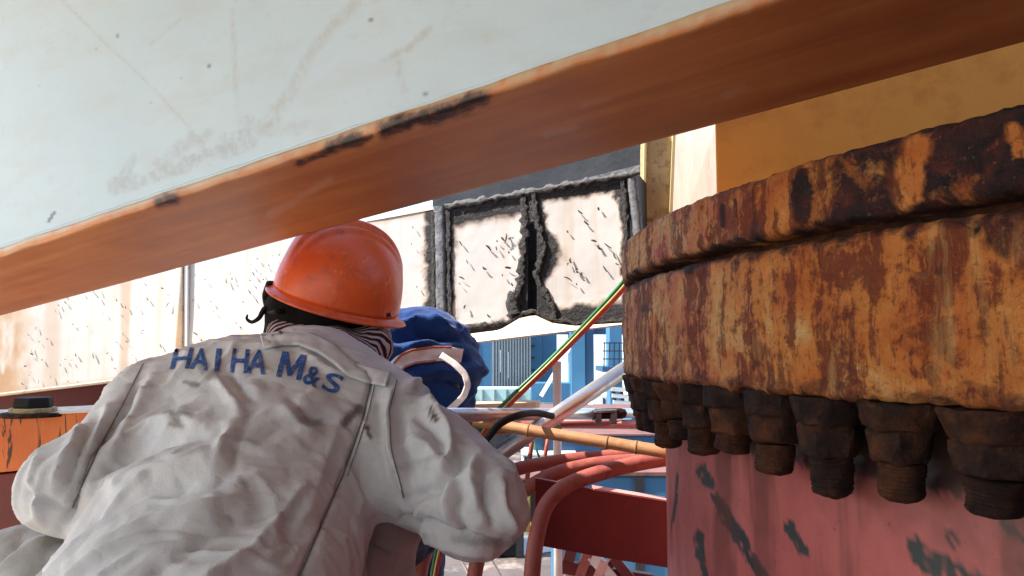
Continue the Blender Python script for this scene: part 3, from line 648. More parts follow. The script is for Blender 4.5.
for pts, w in [([(700, 470), (712, 490), (727, 515), (745, 545), (765, 580)], 6.5), ([(677, 475), (676, 500), (673, 520)], 2), ([(672, 520), (671, 530)], 1.2), ([(699, 535), (701, 555), (706, 580)], 5), ([(789, 527), (803, 550)], 6),
               ([(917, 545), (922, 560), (945, 575), (960, 590)], 9), ([(952, 535), (953, 540)], 6), ([(935, 560), (985, 585)], 8), ([(1000, 520), (1024, 540)], 4)]:
    scr = np.maximum(scr, 1 - sstep(0.78, 0.98, segdist(px, py, pts) / w + (nz - .5) * 1.3 + (nf - .5) * 1.0))
scr *= sstep(.30, .42, n2(px, py, 7, 21))
z_ = V[:, 2]; gr = np.maximum(0.95 * sstep(-0.138, -0.131, z_ + (nf - .5) * 0.02 + (nz - .5) * .015), 0.5 * (1 - sstep(0.0, 0.09, -0.12 - z_ + (nz - .5) * 0.08)) * sstep(720, 900, px))  # dark band at the top edge; upper wall also darker towards the right
obj("pedestal_wall", V, gridfaces(len(thp), len(zp)), M['pedestal'], ped, attrs={'scrape': scr, 'top_dark': gr, 'run': 0.75 * sstep(.48, .66, fbm(np.stack([u.ravel() * 22, z_ * 2.5, 0 * z_], -1), 5, .6)) * (1 - sstep(.05, .34, -.12 - z_ + (nz - .5) * .2))}, uv=np.stack([u.ravel(), Z.ravel()], -1))

# ---- turret wall above the ring
tur = root("turret_wall", (1.5, 1.9, 0.193), "orange painted crane turret wall standing on the rusted ring", "turret")
A = P(715, 150, 1.85); fp = [A[:2], (2.45, 1.50), (2.3, 2.3), (0.78, 2.3)]
m = MB(); m.prism([(x, y, 0.194) for x, y in fp], (0, 0, WT + 0.055 - 0.194)); m.build("turret_plate", M['wall_orange'], tur, smooth=False, bevel=0.006)

# ---- white plate girder behind the workers
dG = camvec(-2.95, 1, -0.415); gU = unit([dG[0], dG[1], 0]); gN = unit([dG[1], -dG[0], 0]); gN = gN if gN[1] < 0 else -gN
G0 = P(540, 333, 2.8); UP = np.array([0, 0, 1.])
def G(px, py, off=0.0): return hit_plane(px, py, G0 + gN * off, gN)
def ytop(x): return 220 - 0.181 * (x - 375)
def ybot(x): return 397 - 0.12 * x
gir = root("plate_girder", G(540, 333), "long white plate girder, flame cut and charred at its right end, behind the workers", "girder")
def panel(name, x0, x1, yt0, yt1, yb0, yb1, nu, nv, off, charf=None, rustf=None, label=None):
    U, Vv = np.meshgrid(np.linspace(0, 1, nu), np.linspace(0, 1, nv), indexing='ij')
    X = x0 + (x1 - x0) * U; Y = (yt0 + (yt1 - yt0) * U) * (1 - Vv) + (yb0 + (yb1 - yb0) * U) * Vv
    r = (X[..., None] - 512) / FPX * CR + CF + (288 - Y[..., None]) / FPX * CU
    o_ = G0 + gN * off; V = (r * (np.dot(o_, gN) / (r @ gN))[..., None]).reshape(-1, 3)
    X = X.ravel(); Y = Y.ravel()
    V = V + np.outer((n2(X, Y, 60, 3) - .5) * 0.012, gN)
    at = {'char': charf(X, Y) if charf else np.zeros(len(V)), 'rust': rustf(X, Y) if rustf else np.zeros(len(V))}
    o = obj(name, V, gridfaces(nu, nv, True), M['white'], gir, attrs=at, solid=0.012)
    if label: o['label'] = label
    return o
def rustA(X, Y):
    n_ = n2(X, Y * 0.3, 9, 1); m_ = n2(X, Y, 14, 2)
    a = 0.85 * (1 - sstep(8, 42, X + (m_ - .5) * 30)) * sstep(0.35, 0.6, n_ + .1)
    a = np.maximum(a, 0.5 * (1 - sstep(2, 7, np.abs(X - 125) + (n_ - .5) * 5)))
    a = np.maximum(a, 0.35 * (1 - sstep(3, 12, np.abs(X - 52) + (n_ - .5) * 9)))
    a = np.maximum(a, 0.5 * (1 - sstep(0, 9, ybot(X) - Y + (m_ - .5) * 9)))
    a = np.maximum(a, 0.5 * (1 - sstep(0, 9, Y - ytop(X) + (m_ - .5) * 9)) * sstep(300, 380, X))
    return a
def charA(X, Y):
    n_ = n2(X, Y, 7, 4); return np.maximum(1 - sstep(2, 15, 434 - X + (n_ - .5) * 12), 0)
PAN = panel("wall_panel", -190, 434, ytop(-190), ytop(434), ybot(-190), ybot(434), 330, 70, 0.0, charA, rustA)
def charB(X, Y):
    n_ = n2(X, Y, 9, 5); n3 = n2(X, Y, 3.2, 9)
    q = (n_ - .5) * 12 + (n3 - .5) * 2.5
    a = 1 - sstep(0, 12, X - 447 + q); a = np.maximum(a, 1 - sstep(9, 24, Y - ytop(X) - 4 + q * 0.8))
    a = np.maximum(a, 1 - sstep(2, 12, 528 - X + q + 8 * sstep(285, 300, Y) * 0 - 8 * sstep(280, 300, Y)))
    a = np.maximum(a, 1 - sstep(3, 14, ybot(X) - 7 - Y + q)); return a
def charC(X, Y):
    n_ = n2(X, Y, 9, 6); n3 = n2(X, Y, 3.2, 3)
    q = (n_ - .5) * 12 + (n3 - .5) * 2.5
    wl = 9 + 19 * np.exp(-((Y - 254) / 22) ** 2) + 18 * sstep(285, 315, Y)
    a = 1 - sstep(wl * .55, wl * 1.15, X - 536 + q); a = np.maximum(a, 1 - sstep(5, 13, Y - ytop(X) - 4 + q * .8))
    a = np.maximum(a, 1 - sstep(4, 13, 630 - X + q - 8 * (1 - sstep(190, 212, Y)))); a = np.maximum(a, 1 - sstep(7, 22, ybot(X) - 7 - Y + q)); return a
panel("cut_panel", 446, 528, ytop(446), ytop(528), ybot(446) - 2, ybot(528) - 5, 110, 130, 0.0, charB, None, "left cut panel with scorched edges")
panel("cut_panel", 537, 630, ytop(537), ytop(630), ybot(537) - 2, ybot(630) - 2, 120, 130, 0.0, charC, None, "right cut panel with wavy scorched edges")
def strip(path, w, off, th, mat, name, jag=0.0, parent=gir, n=60, label=None):
    """a ragged ribbon of plate or slag along a path drawn on the girder's face"""
    path = np.array(path, float); s = np.r_[0, np.cumsum(np.hypot(*np.diff(path, axis=0).T))]; t = np.linspace(0, s[-1], n)
    X = np.interp(t, s, path[:, 0]); Y = np.interp(t, s, path[:, 1]); dx = np.gradient(X); dy = np.gradient(Y); L = np.hypot(dx, dy); nx, ny = -dy / L, dx / L
    nc = 7; V = []
    for i in range(n):
        for j in range(nc):
            a = j / (nc - 1) - 0.5; jw = 1 + jag * (vnoise(np.array([t[i] / 4.0, 3.0 * (a > 0), 1.7 + off * 100])) - 0.5) * 2
            h = off + th * (1 - (2 * a) ** 4) + jag * th * (fbm(np.array([t[i] / 3.0, j * 1.3, 9.2]), 3) - .5)
            V.append(G(X[i] + nx[i] * a * w * jw, Y[i] + ny[i] * a * w * jw, h))
    o = obj(name, V, gridfaces(n, nc), mat, parent, solid=0)
    if label: o['label'] = label
    return o
strip([(438.5, 206), (440, 260), (441, 340)], 13, -0.004, 0.014, M['grind'], "weld_strip", 0.12)
strip([(433, 212), (434, 270), (434, 340)], 4.5, 0.000, 0.008, M['char'], "slag_edge", 0.6)
strip([(448, 212), (449, 270), (451, 335)], 5, 0.0, 0.008, M['char'], "slag_edge", 0.8)
strip([(440, 214), (470, 208), (530, 196), (585, 186), (632, 178)], 8, -0.002, 0.006, M['char'], "slag_edge", 0.85, n=150)
strip([(445, 207), (500, 197), (560, 186), (600, 179), (640, 172)], 6, 0.002, 0.012, M['slag_grey'], "top_strip", 0.65, n=150)
strip([(631, 178), (634, 200), (637, 225), (639, 260), (640, 330)], 11, -0.004, 0.014, M['grind'], "weld_strip", 0.12)
strip([(622, 180), (624, 195), (626, 215), (627, 250), (628, 322)], 6, 0.0, 0.009, M['char'], "slag_edge", 0.9)
strip([(523, 196), (525, 230), (523, 260), (520, 285), (517, 312)], 8, 0.0, 0.010, M['char'], "slag_edge", 0.75, n=130)
strip([(533, 192), (536, 215), (541, 235), (545, 250), (540, 264), (536, 276), (545, 292), (552, 305), (556, 322)], 6.5, 0.0, 0.013, M['char'], "slag_edge", 0.7, n=150)
strip([(515, 292), (512, 303), (514, 314)], 14, 0.0, 0.022, M['char'], "slag_edge", 0.5, n=30)
strip([(446, 330), (480, 326), (508, 322), (522, 314), (535, 311), (552, 319), (575, 323), (600, 322), (640, 318)], 4.5, 0.002, 0.012, M['char'], "slag_edge", 0.85, n=200)
m = MB(); m.prism([G(526, 190, -0.05), G(535, 190, -0.05), G(558, 325, -0.05), G(520, 318, -0.05)], -gN * 0.01); m.build("cut_gap_backing", M['char'], gir, smooth=False)
# bottom flange of the girder: scorched cream lip
m = MB(); pb = [(440, 343), (500, 336), (535, 331), (575, 327), (645, 319)]
n = 40; xs = np.linspace(430, 648, n); V = []; Fq = []
for x in xs:
    y = np.interp(x, [430, 500, 520, 535, 552, 575, 650], [339, 330, 318, 315, 323, 326, 321]); y2 = ybot(x) + 2.0
    V += [G(x, y, 0.03), G(x, y2, 0.05), G(x, y2 + 1.5, 0.045), G(x, y2 + 1.5, -0.22), G(x, y, -0.22)]
for i in range(n - 1):
    for k in range(5):
        a = i * 5 + k; b = i * 5 + (k + 1) % 5; Fq.append((a, b, b + 5, a + 5))
obj("bottom_lip", V, [f[::-1] for f in Fq], M['beige'], gir, smooth=False)
# box behind the face
m = MB(); m.prism([G(-190, ytop(-190) + 1, -0.10), G(638, ytop(638) + 1, -0.10), G(638, ybot(638) - 2, -0.10), G(-190, ybot(-190) - 2, -0.10)], -gN * 0.2); m.build("rear_box", M['grey_dark'], gir, smooth=False)
m = MB(); m.prism([G(-190, ytop(-190), 0.002), G(434, ytop(434), 0.002), G(434, ytop(434), -0.09), G(-190, ytop(-190), -0.09)], UP * 0.008); m.build("top_edge_plate", M['beige'], gir, smooth=False)
# stiffener pipe and flat on the wall
m = MB(); m.tube([G(180, ytop(180) - 1, 0.012), G(179, ybot(179) + 1, 0.012)], 0.017, 14); m.build("stiffener_pipe", M['beige'], gir)
m = MB(); a, b = G(187, ytop(187) - 1, 0.007), G(186, ybot(186) + 1, 0.007); m.box((a + b) / 2, gU * 0.010, gN * 0.006, (b - a) / 2); m.build("stiffener_flat", M['deck'], gir, smooth=False, bevel=0.002)
# curled paint flakes standing off the sunlit face
fl = MB()
def flake(x, y, off, s):
    p = G(x, y, off); ang = R(random.gauss(-52, 26)); d = -gU * math.cos(ang) + UP * math.sin(ang); q = np.cross(gN, d)
    L = s * random.choice((.2, .28, .4, .5, .75)) * random.uniform(.8, 1.2); w = s * random.uniform(0.07, 0.15); cv = random.uniform(-0.25, 0.25)
    pts = []
    for k in range(4):
        t = k / 3; c = p + d * L * t + q * cv * L * (t - t * t) * 2 + gN * (0.002 + 0.006 * math.sin(t * 2.6)); ww = w * (0.35 + math.sin(math.pi * min(max(t, .08), .92)))
        pts += [c - q * ww / 2, c + q * ww / 2 + gN * 0.002]
    fl.add(pts, [(0, 1, 3, 2), (2, 3, 5, 4), (4, 5, 7, 6)])
for _ in range(20): x = random.uniform(458, 518); flake(x, random.uniform(ytop(x) + 36, ybot(x) - 22), 0.004, 0.045)
for _ in range(17): x = random.uniform(562, 618); flake(x, random.uniform(ytop(x) + 22, ybot(x) - 24), 0.004, 0.05)
for _ in range(7): x = random.uniform(405, 425); flake(x, random.uniform(ytop(x) + 12, ybot(x) - 22), 0.004, 0.03)
for _ in range(95): x = random.uniform(20, 280); flake(x, random.uniform(ytop(x) + 12, ybot(x) - 6), 0.004, 0.034 + 0.012 * (280 - x) / 280)
fl.build("paint_flake", M['char'], gir, smooth=False, kind='stuff')

# dark steel wall above the cut end
dw = root("steel_wall", G(540, 200, -0.45), "dark grey steel wall rising behind the charred end of the girder", "wall")
m = MB(); m.prism([G(433, 260, -0.40), G(647, 215, -0.40), G(646, 90, -0.40), G(432, 130, -0.40)], -gN * 0.03); m.build("wall_plate", M['grey_dark'], dw, smooth=False)
m = MB(); a, b = G(560, 187, -0.385), G(650, 165, -0.385); m.bar(a, b, 0.018, 0.014, gN); m.build("ledge_strip", M['grind'], dw, smooth=False)

# posts by the turret
def slab(name, quad, d, depth, mat, label, cat, part, bevel=0.004, edge=None):
    ps = [P(x, y, dd) for (x, y), dd in zip(quad, d if hasattr(d, '__len__') else [d] * 4)]
    r = root(name, ps[0], label, cat); m = MB(); m.prism(ps, np.array(depth)); m.build(part, mat, r, smooth=False, bevel=bevel); return r, ps
op, ps = slab("support_post", [(643, 260), (668, 260), (674, 110), (646, 110)], 3.0, (0, 0.12, 0), M['olive'], "mustard coloured post with sooty face between the charred girder and white board", "post", "post_face")
m = MB(); m.bar(P(668.7, 260, 2.995), P(674.8, 110, 2.995), 0.012, 0.02, (0, 1, 0)); m.build("lit_edge_strip", M['mustard'], op, smooth=False)  # lit edges of the post, their brightness put into paler strips
m = MB(); m.bar(P(643.0, 260, 2.995), P(645.5, 110, 2.995), 0.009, 0.02, (0, 1, 0)); m.build("lit_edge_strip", M['mustard'], op, smooth=False)
slab("white_board", [(668, 270), (720, 260), (724, 100), (677, 108)], [3.32, 3.2, 3.2, 3.32], (0, 0.06, 0), M['post_white'], "chipped white steel board standing left of the orange turret wall", "board", "board_face")
slab("blue_upright", [(668, 240), (680, 240), (681, 100), (669, 100)], 4.4, (0, 0.05, 0), M['gantry'], "narrow blue upright seen in the gap beside the mustard post", "upright", "upright_face")

# ---- left side steelwork
lb = root("red_beam", P(60, 405, 2.9), "dark red beam running under the white girder at far left", "beam")
e = P(-120, 410, 2.9); f = P(330, 356, 3.05)
m = MB(); m.prism([e, f, f - UP * 0.075, e - UP * 0.16], (0, 0.18, 0)); m.build("beam_web", M['dark_red'], lb, smooth=False, bevel=0.004)
m = MB(); m.bar(e + UP * 0.003 + np.array([0, .07, 0]), f + UP * 0.003 + np.array([0, .07, 0]), 0.24, 0.012); m.build("beam_flange", M['beige'], lb, smooth=False, bevel=0.003)
ob = root("orange_bracket", P(30, 470, 2.2), "orange bracket with black drips, carrying a dark bolt, at the left edge", "bracket")
m = MB(); m.prism([P(-130, 423, 2.2), P(110, 411, 2.3), P(110, 462, 2.3), P(-130, 485, 2.2)], (0, 0.3, 0)); m.build("bracket_plate", M['orange_box'], ob, smooth=False, bevel=0.004)
m = MB(); m.prism([P(-130, 421.5, 2.19), P(112, 409.5, 2.29), P(112, 411.5, 2.29), P(-130, 423.5, 2.19)], (0, 0.33, 0)); m.build("bracket_edge", M['beige'], ob, smooth=False, bevel=0.002)
m = MB(); m.prism([P(-130, 486, 2.22), P(120, 463, 2.32), P(120, 640, 2.32), P(-130, 640, 2.22)], (0, 0.25, 0)); m.build("lower_plate", M['dark_red'], ob, smooth=False, bevel=0.004)
bh = root("anchor_bolt", P(33, 416, 2.27), "dark anchor bolt head with washers on top of the orange bracket", "bolt")
c = P(33, 416.5, 2.28); m = MB(); m.ngon(c, UP, 0.085, 0.012, 24); m.build("washer", M['bolt'], bh, smooth=False, bevel=0.003)
m = MB(); m.ngon(c + UP * 0.012, UP, 0.062, 0.014, 20); m.build("washer", M['olive'], bh, smooth=False, bevel=0.003)
m = MB(); m.ngon(c + UP * 0.026 , UP, 0.055, 0.030, 6, 0.3, 0.052); m.build("bolt_head", M['black'], bh, smooth=False, bevel=0.005)

# ================================================================== PIPES, POLES, HOSES
def tubething(name, pts, r, mat, label, cat, group=None, seg=14, sub=6, flat=1.0):
    m = MB(); m.tube(pts, r, seg, sub, flat); o = m.build(name, mat); tag(o, label, cat, group); return o
pp = [([(676, 457, 1.95), (635, 464, 1.9), (600, 473, 1.86), (568, 485, 1.82), (548, 503, 1.78), (538, 530, 1.74), (532, 575, 1.70), (528, 680, 1.66)], 0.0185, "right red pipe bending down past the worker's elbow, nearest the dark plate"),
      ([(668, 455, 2.12), (640, 460, 2.09), (590, 465, 2.05), (545, 478, 2.0), (508, 505, 1.96), (486, 540, 1.92), (474, 580, 1.88), (468, 680, 1.84)], 0.0185, "middle of the three curved red pipes, bending down under the worker's elbow"),
      ([(632, 455, 2.3), (600, 457, 2.28), (560, 461, 2.25), (512, 471, 2.2), (468, 497, 2.15), (436, 535, 2.1), (420, 575, 2.05), (412, 680, 2.0)], 0.019, "left curved red pipe, farthest back of the three")]
for pts, r_, lab in pp:
    o = tubething("red_pipe", [P(*p) for p in pts], r_, M['red'], lab, "pipe", "curved red pipes beside the pedestal", 18, 10)
gs = root("gusset_plate", P(605, 530, 2.0), "dark red steel plate under the curved pipes, joined to the pedestal", "plate")
m = MB(); m.prism([P(535, 478, 1.84), P(597, 490, 1.93), P(668, 502, 2.06), P(668, 568, 2.06), P(610, 559, 1.95), (P(535, 545, 1.84))], (0.0, 0.02, 0)); m.build("plate_web", M['dark_red'], gs, smooth=False, bevel=0.002)
m = MB(); m.prism([P(594, 488.5, 1.92), P(668, 500.2, 2.055), P(668, 502.0, 2.055), P(594, 490.3, 1.92)], (0, 0.05, 0)); m.build("lit_top_edge", M['pink'], gs, smooth=False)  # lit upper edge of the plate, its light painted as a pink strip
# bamboo pole with joint rings
bp = root("bamboo_pole", P(560, 440, 1.8), "tan bamboo pole with dark joint rings lying across behind the worker's arm", "pole")
A_, B_ = P(682, 454.5, 1.80), P(474, 421.5, 1.95); m = MB()
N_ = 60; pts = []; rad = []; nodes = [0.205, 0.34, 0.72]
for i in range(N_ + 1):
    t = i / N_; pts.append(A_ + (B_ - A_) * t); rad.append(0.0150 - 0.001 * t + 0.0016 * max(math.exp(-((t - q) / 0.008) ** 2) for q in nodes))
m.tube(pts, rad, 16); m.build("pole_stem", M['bamboo'], bp)
for q in nodes:
    c = A_ + (B_ - A_) * q; d = unit(B_ - A_); m = MB(); m.tube([c - d * 0.0022, c + d * 0.0022], 0.0166 - 0.001 * q, 16); m.build("joint_ring", M['node'], bp)
# bare steel tubes
tubething("steel_tube", [P(452, 486, 1.98), P(640, 359, 2.32)], 0.0225, M['alu'], "shiny bare steel tube leaning diagonally up to the rusted ring", "tube", seg=20, sub=1)
st = root("steel_tube", P(450, 415, 2.3), "shiny bare steel tube with dark open end, lying beside the blue-clad worker", "tube")
a, b = P(449, 415, 1.80), P(640, 413, 2.75); m = MB(); m.tube([a, b], 0.0165, 20); m.build("tube_wall", M['alu'], st)
d = unit(b - a); m = MB(); m.tube([a - d * 0.0012, a + d * 0.001], 0.0138, 20); m.build("open_end", M['black'], st)
pk = root("timber_plank", P(500, 409, 2.7), "sun-bleached timber plank lying behind the shiny steel tube", "plank")
m = MB(); m.prism([P(464, 404, 2.75), P(536, 402, 2.85), P(536, 410, 2.85), P(464, 411, 2.75)], (0.02, 0.12, 0)); m.build("board", M['plank'], pk, smooth=False, bevel=0.003)
for (a, b, r_, k, lab, nm) in [((440, 426, 2.35), (690, 421.5, 2.75), 0.010, 'red', "thin red pipe running just below the shiny horizontal tube", "red_pipe"), ((550, 424, 2.55), (690, 425.5, 2.7), 0.014, 'pink', "faded pink pipe under the rod with a rounded end", "pink_pipe"), ((440, 433, 2.25), (560, 428, 2.4), 0.012, 'bamboo', "short tan pole directly below the shiny horizontal tube", "tan_pole")]:
    tubething(nm, [P(*a), P(*b)], r_, M[k], lab, "pipe", sub=1)
rd = root("iron_rod", P(580, 414, 2.45), "dark iron rod with rounded end and two pipe clamps, lying on the pink pipe", "rod")
m = MB(); a, b = P(500, 415.5, 2.35), P(621, 413.5, 2.45); d = unit(b - a); m.tube([a, b, b + d * 0.012, b + d * 0.018], [0.014, 0.017, 0.014, 0.006], 14); m.build("rod_bar", M['bolt'], rd)
m = MB(); m.ngon(P(600, 411.2, 2.45), UP, 0.055, 0.007, 20); m.build("disc", M['grind'], rd, smooth=False)
for x in (598, 613):
    m = MB(); q = P(x, 418, 2.43); m.box(q, (0.010, 0, 0), (0, 0.02, 0), (0, 0, 0.018)); m.build("clamp", M['grind'], rd, smooth=False, bevel=0.003)
# black cable loop
tubething("black_cable", [P(476, 452, 1.78), P(486, 440, 1.76), (P(500, 424, 1.76)), P(518, 415.5, 1.80), P(536, 413, 1.9), P(552, 416, 2.0)], 0.0085, M['black'], "black cable looping over the tan pole next to the sleeve", "cable", sub=8)
# twin welding hoses
hp = [(632, 272, 2.0), (622, 287, 2.02), (590, 322, 2.06), (548, 365, 2.08), (512, 399, 2.06), (488, 424, 2.0), (470, 452, 1.95), (455, 490, 1.92), (444, 530, 1.9), (434, 575, 1.88), (428, 650, 1.86)]
for off, k, lab in [(-2.5, 'hose_g', "green gas hose, upper left strand of the bundle slung past the charred panel"), (0.0, 'hose_y', "thin buff hose, middle strand between the green and red hoses"), (2.5, 'hose_r', "red gas hose, lower right strand of the bundle slung past the charred panel")]:
    w_ = 0.0049 if k != 'hose_y' else 0.003
    tubething("gas_hose", [P(x + off * 0.72 + (0.6 * math.sin(i * 1.7) if k != 'hose_g' else 0), y + off * 0.72, d_ - (0.004 if k == 'hose_y' else 0)) for i, (x, y, d_) in enumerate(hp)], w_, M[k], lab, "hose", sub=8)
# pale upright pipe
tubething("upright_pipe", [P(557, 362, 2.9), P(557.5, 480, 2.95), P(559, 680, 3.0)], 0.016, M['pale_pink'], "thin pinkish-white upright pipe standing behind the pipes and plate", "pipe", sub=1)
for (a, b, r_, k, lab, nm) in [((534, 425, 2.6), (527, 480, 2.6), .008, 'red', "thin red rod slanting below the tan pole, nearest the sleeve", "thin_rod"), ((550, 428, 2.7), (541, 478, 2.7), .007, 'red', "thin red rod slanting beside the pale upright pipe", "thin_rod"), ((533, 440, 2.65), (543, 468, 2.65), .004, 'hose_g', "short thin green hose hanging between two red rods", "thin_hose")]:
    tubething(nm, [P(*a), P(*b)], r_, M[k], lab, "rod" if 'rod' in nm else "hose", sub=1)

# ================================================================== PEOPLE
def strokes(V, N, px, py, facing, lst):
    """fold ridges/grooves: (pixel polyline, half width px, height m)"""
    h = np.zeros(len(V))
    for pts, w, a in lst:
        pl = np.array(pts, float)
        d = segdist(px, py, pts); 
        # taper towards the ends of the fold
        L0 = np.hypot(px - pl[0, 0], py - pl[0, 1]); L1 = np.hypot(px - pl[-1, 0], py - pl[-1, 1])
        tp = np.clip(np.minimum(L0, L1) / (2.2 * w), 0, 1) * 0.8 + 0.2
        h += a * (0.45 * np.exp(-(d / w) ** 2) + 0.7 * np.exp(-d / (0.75 * w))) * tp
    return h * facing
def hand(prims, c, d, palm_n, s=1.0, side=1):
    """wrist centre c, pointing d, palm normal palm_n: palm, four fingers of different length, thumb"""
    d = unit(d); n_ = unit(np.array(palm_n) - d * np.dot(palm_n, d)); x = np.cross(d, n_) * side
    for k, o in enumerate((-.027, -.009, .009, .026)):
        prims.append((c + x * o * .7 + d * .01, c + x * o + d * .075, .017, .0135, .012))
        L = (.062, .075, .080, .070)[k] * s; b = c + x * o + d * .078
        m1 = b + (d * .85 + n_ * .45) * L * .45; m2 = m1 + (d * .45 + n_ * .9) * L * .33; m3 = m2 + (-d * .1 + n_) * L * .25
        prims += [(b, m1, .0098, .0092, .006), (m1, m2, .0092, .0086, .004), (m2, m3, .0086, .0075, .004)]
    t0 = c + x * .030 + d * .025; t1 = t0 + (x * .75 + d * .55 + n_ * .35) * .04; t2 = t1 + (x * .1 + d * .8 + n_ * .55) * .032
    prims += [(t0, t1, .0145, .0115, .012), (t1, t2, .0112, .009, .005)]
def head_prims(c, f, u, k=1.0):
    f = unit(f); u = unit(u - f * np.dot(u, f)); s = np.cross(f, u); A = lambda a, b, d: c + f * a * k + s * b * k + u * d * k
    return [(A(-.02, 0, .02), A(.02, 0, .02), .088 * k, .082 * k, .03), (A(.03, 0, -.04), A(.055, 0, -.085), .062 * k, .034 * k, .05), (A(-.03, 0, -.05), A(-.06, 0, -.14), .055 * k, .058 * k, .05),
            (A(.098, 0, .005), A(.118, 0, -.032), .008 * k, .0145 * k, .014), (A(.098, .012, -.066), A(.098, -.012, -.066), .0085 * k, .0085 * k, .008),
            (A(.088, .04, .03), A(.088, -.04, .03), .011 * k, .011 * k, .02),
            (A(-.005, .084, .01), A(.0, .086, -.03), .013 * k, .009 * k, .006), (A(-.005, -.084, .01), A(.0, -.086, -.03), .013 * k, .009 * k, .006)]
def put_sdf(name, prims, h, mat, parent, deform=None, attrs=None, uvf=None):
    V, F = sdf_mesh(prims, h)
    a, b, c, d = (V[F[:, i]] for i in range(4))
    vol = (np.einsum('ij,ij->i', a, np.cross(b, c)) + np.einsum('ij,ij->i', a, np.cross(c, d))).sum()
    if vol < 0: F = F[:, ::-1]
    if deform is not None: V = deform(V, F)
    at = attrs(V, F) if attrs else None
    o = obj(name, V, F, mat, parent, attrs=at, uv=uvf(V) if uvf else None)
    return o, V, F

# ---------------- worker in grey overalls
wk = root("person", P(190, 700, 1.0) * np.array([1, 1, 0]) + np.array([0, 0, -0.93]), "person crouching in grey overalls and orange hard hat, blue lettering across the back", "person")
shL, shR = (160, 414, 1.22), (378, 432, 1.19); elL, elR = (70, 487, 1.02), (474, 504, 1.06); wrL, wrR = (95, 505, 1.36), (440, 500, 1.40)
hipL, hipR = (125, 640, 0.88), (238, 640, 0.90)
jac = [pr((310, 392, 1.26), (240, 400, 1.25), .083, .085, .06), pr((240, 400, 1.25), shL, .085, .080, .06), pr((310, 392, 1.26), shR, .083, .082, .06), pr((355, 412, 1.22), (318, 385, 1.26), .078, .075, .05),
       pr((225, 440, 1.2), hipL, .10, .112, .09), pr((300, 440, 1.2), hipR, .105, .112, .09), pr((260, 470, 1.12), (185, 640, .87), .11, .115, .09),
       pr((280, 430, 1.32), (210, 600, 1.05), .11, .12, .08), pr((330, 430, 1.27), (255, 560, 1.02), .085, .10, .08),
       pr(shL, elL, .066, .054, .05), pr(elL, wrL, .052, .046, .035), pr(shR, (429, 468, 1.12), .076, .074, .05), pr((429, 468, 1.12), elR, .074, .067, .04), pr(elR, wrR, .066, .048, .03)]
FOLDS = [([(330, 340), (372, 378), (362, 420), (343, 475), (320, 528), (298, 580)], 2.2, -.0045), ([(338, 420), (318, 480), (292, 540)], 9, .004),
         ([(213, 372), (224, 390), (243, 414)], 5, .006), ([(228, 368), (242, 388), (258, 404)], 4, -.005), ([(238, 420), (222, 445), (215, 470)], 7, .007), ([(252, 410), (238, 440), (232, 470)], 5, -.005),
         ([(105, 455), (150, 425), (205, 412)], 9, .009), ([(100, 475), (150, 447), (215, 432)], 7, -.007), ([(95, 495), (150, 470), (225, 455)], 10, .008), ([(80, 525), (140, 497), (200, 480)], 8, -.006),
         ([(75, 560), (150, 520), (240, 500)], 12, .008), ([(140, 580), (210, 535), (290, 510)], 9, -.006), ([(190, 590), (250, 550), (310, 480)], 9, .007),
         ([(140, 378), (122, 410), (92, 455), (62, 530)], 5, -.012), ([(155, 372), (136, 410), (108, 455)], 7, .007), ([(165, 400), (172, 415), (190, 430)], 5, -.004),
         ([(112, 400), (95, 440), (80, 480)], 6, .006), ([(85, 420), (66, 455), (50, 490)], 6, .006), ([(100, 410), (80, 450), (66, 490)], 5, -.006), ([(40, 450), (30, 480), (40, 515)], 5, .005), ([(20, 490), (45, 500), (70, 515)], 5, -.006),
         ([(390, 390), (388, 420), (394, 455), (408, 500)], 4.5, .010), ([(379, 395), (378, 430), (384, 470), (398, 510)], 5, -.008), ([(398, 392), (420, 384), (436, 402)], 6, .009), ([(400, 405), (402, 440), (412, 480)], 5, -.008),
         ([(412, 412), (432, 425), (447, 450)], 6, -.010), ([(420, 398), (445, 424), (452, 455), (440, 476)], 5, .011), ([(410, 440), (428, 445), (446, 470)], 5, .006), ([(405, 500), (440, 490), (460, 462), (466, 445)], 6, -.010),
         ([(476, 452), (470, 480), (480, 512)], 6, .010), ([(487, 470), (484, 500), (496, 530)], 4, -.009), ([(500, 474), (502, 505), (514, 534)], 5, .009), ([(455, 470), (446, 500), (450, 530)], 6, .008), ([(462, 488), (458, 515), (468, 540)], 4, -.008), ([(432, 485), (420, 515), (436, 540)], 6, .007),
         ([(395, 520), (425, 520), (455, 534), (500, 546), (525, 540)], 4, -.010), ([(420, 536), (460, 548), (500, 556)], 4, .006),
         ([(300, 350), (322, 366), (340, 376)], 4, .005), ([(175, 352), (230, 346), (270, 345)], 4, .004), ([(275, 400), (300, 430), (330, 440)], 7, .005), ([(285, 392), (312, 418), (340, 425)], 5, -.005), ([(250, 470), (275, 500), (270, 560)], 9, .005)]
def jdef(V, F):
    for it in range(1):
        N = vnormals(V, F); px, py, d = proj(V); view = -V / np.linalg.norm(V, axis=1)[:, None]
        fc = sstep(-0.05, 0.35, (N * view).sum(1))
        h = 1.4 * strokes(V, N, px, py, fc, FOLDS)
        q = V @ np.stack([unit([1, .4, .5]), unit([-.4, 1, .2]), unit([-.4, -.4, 1])], 1)
        w = fbm(q * np.array([26, 9, 9]) + fbm(V * 7, 3)[:, None] * 2.2, 4) - .5
        h += w * 0.007 + (fbm(V * 12 + 4, 2) - .5) * 0.003
        h += 0.006 * (1 - 2 * np.abs(fbm(q * np.array([14, 30, 12]) + 30 + fbm(V * 6 + 3, 3)[:, None] * 3, 2) - .5) * 5).clip(-.6, 1) * 0.55
        V = V + N * h[:, None]
    return V
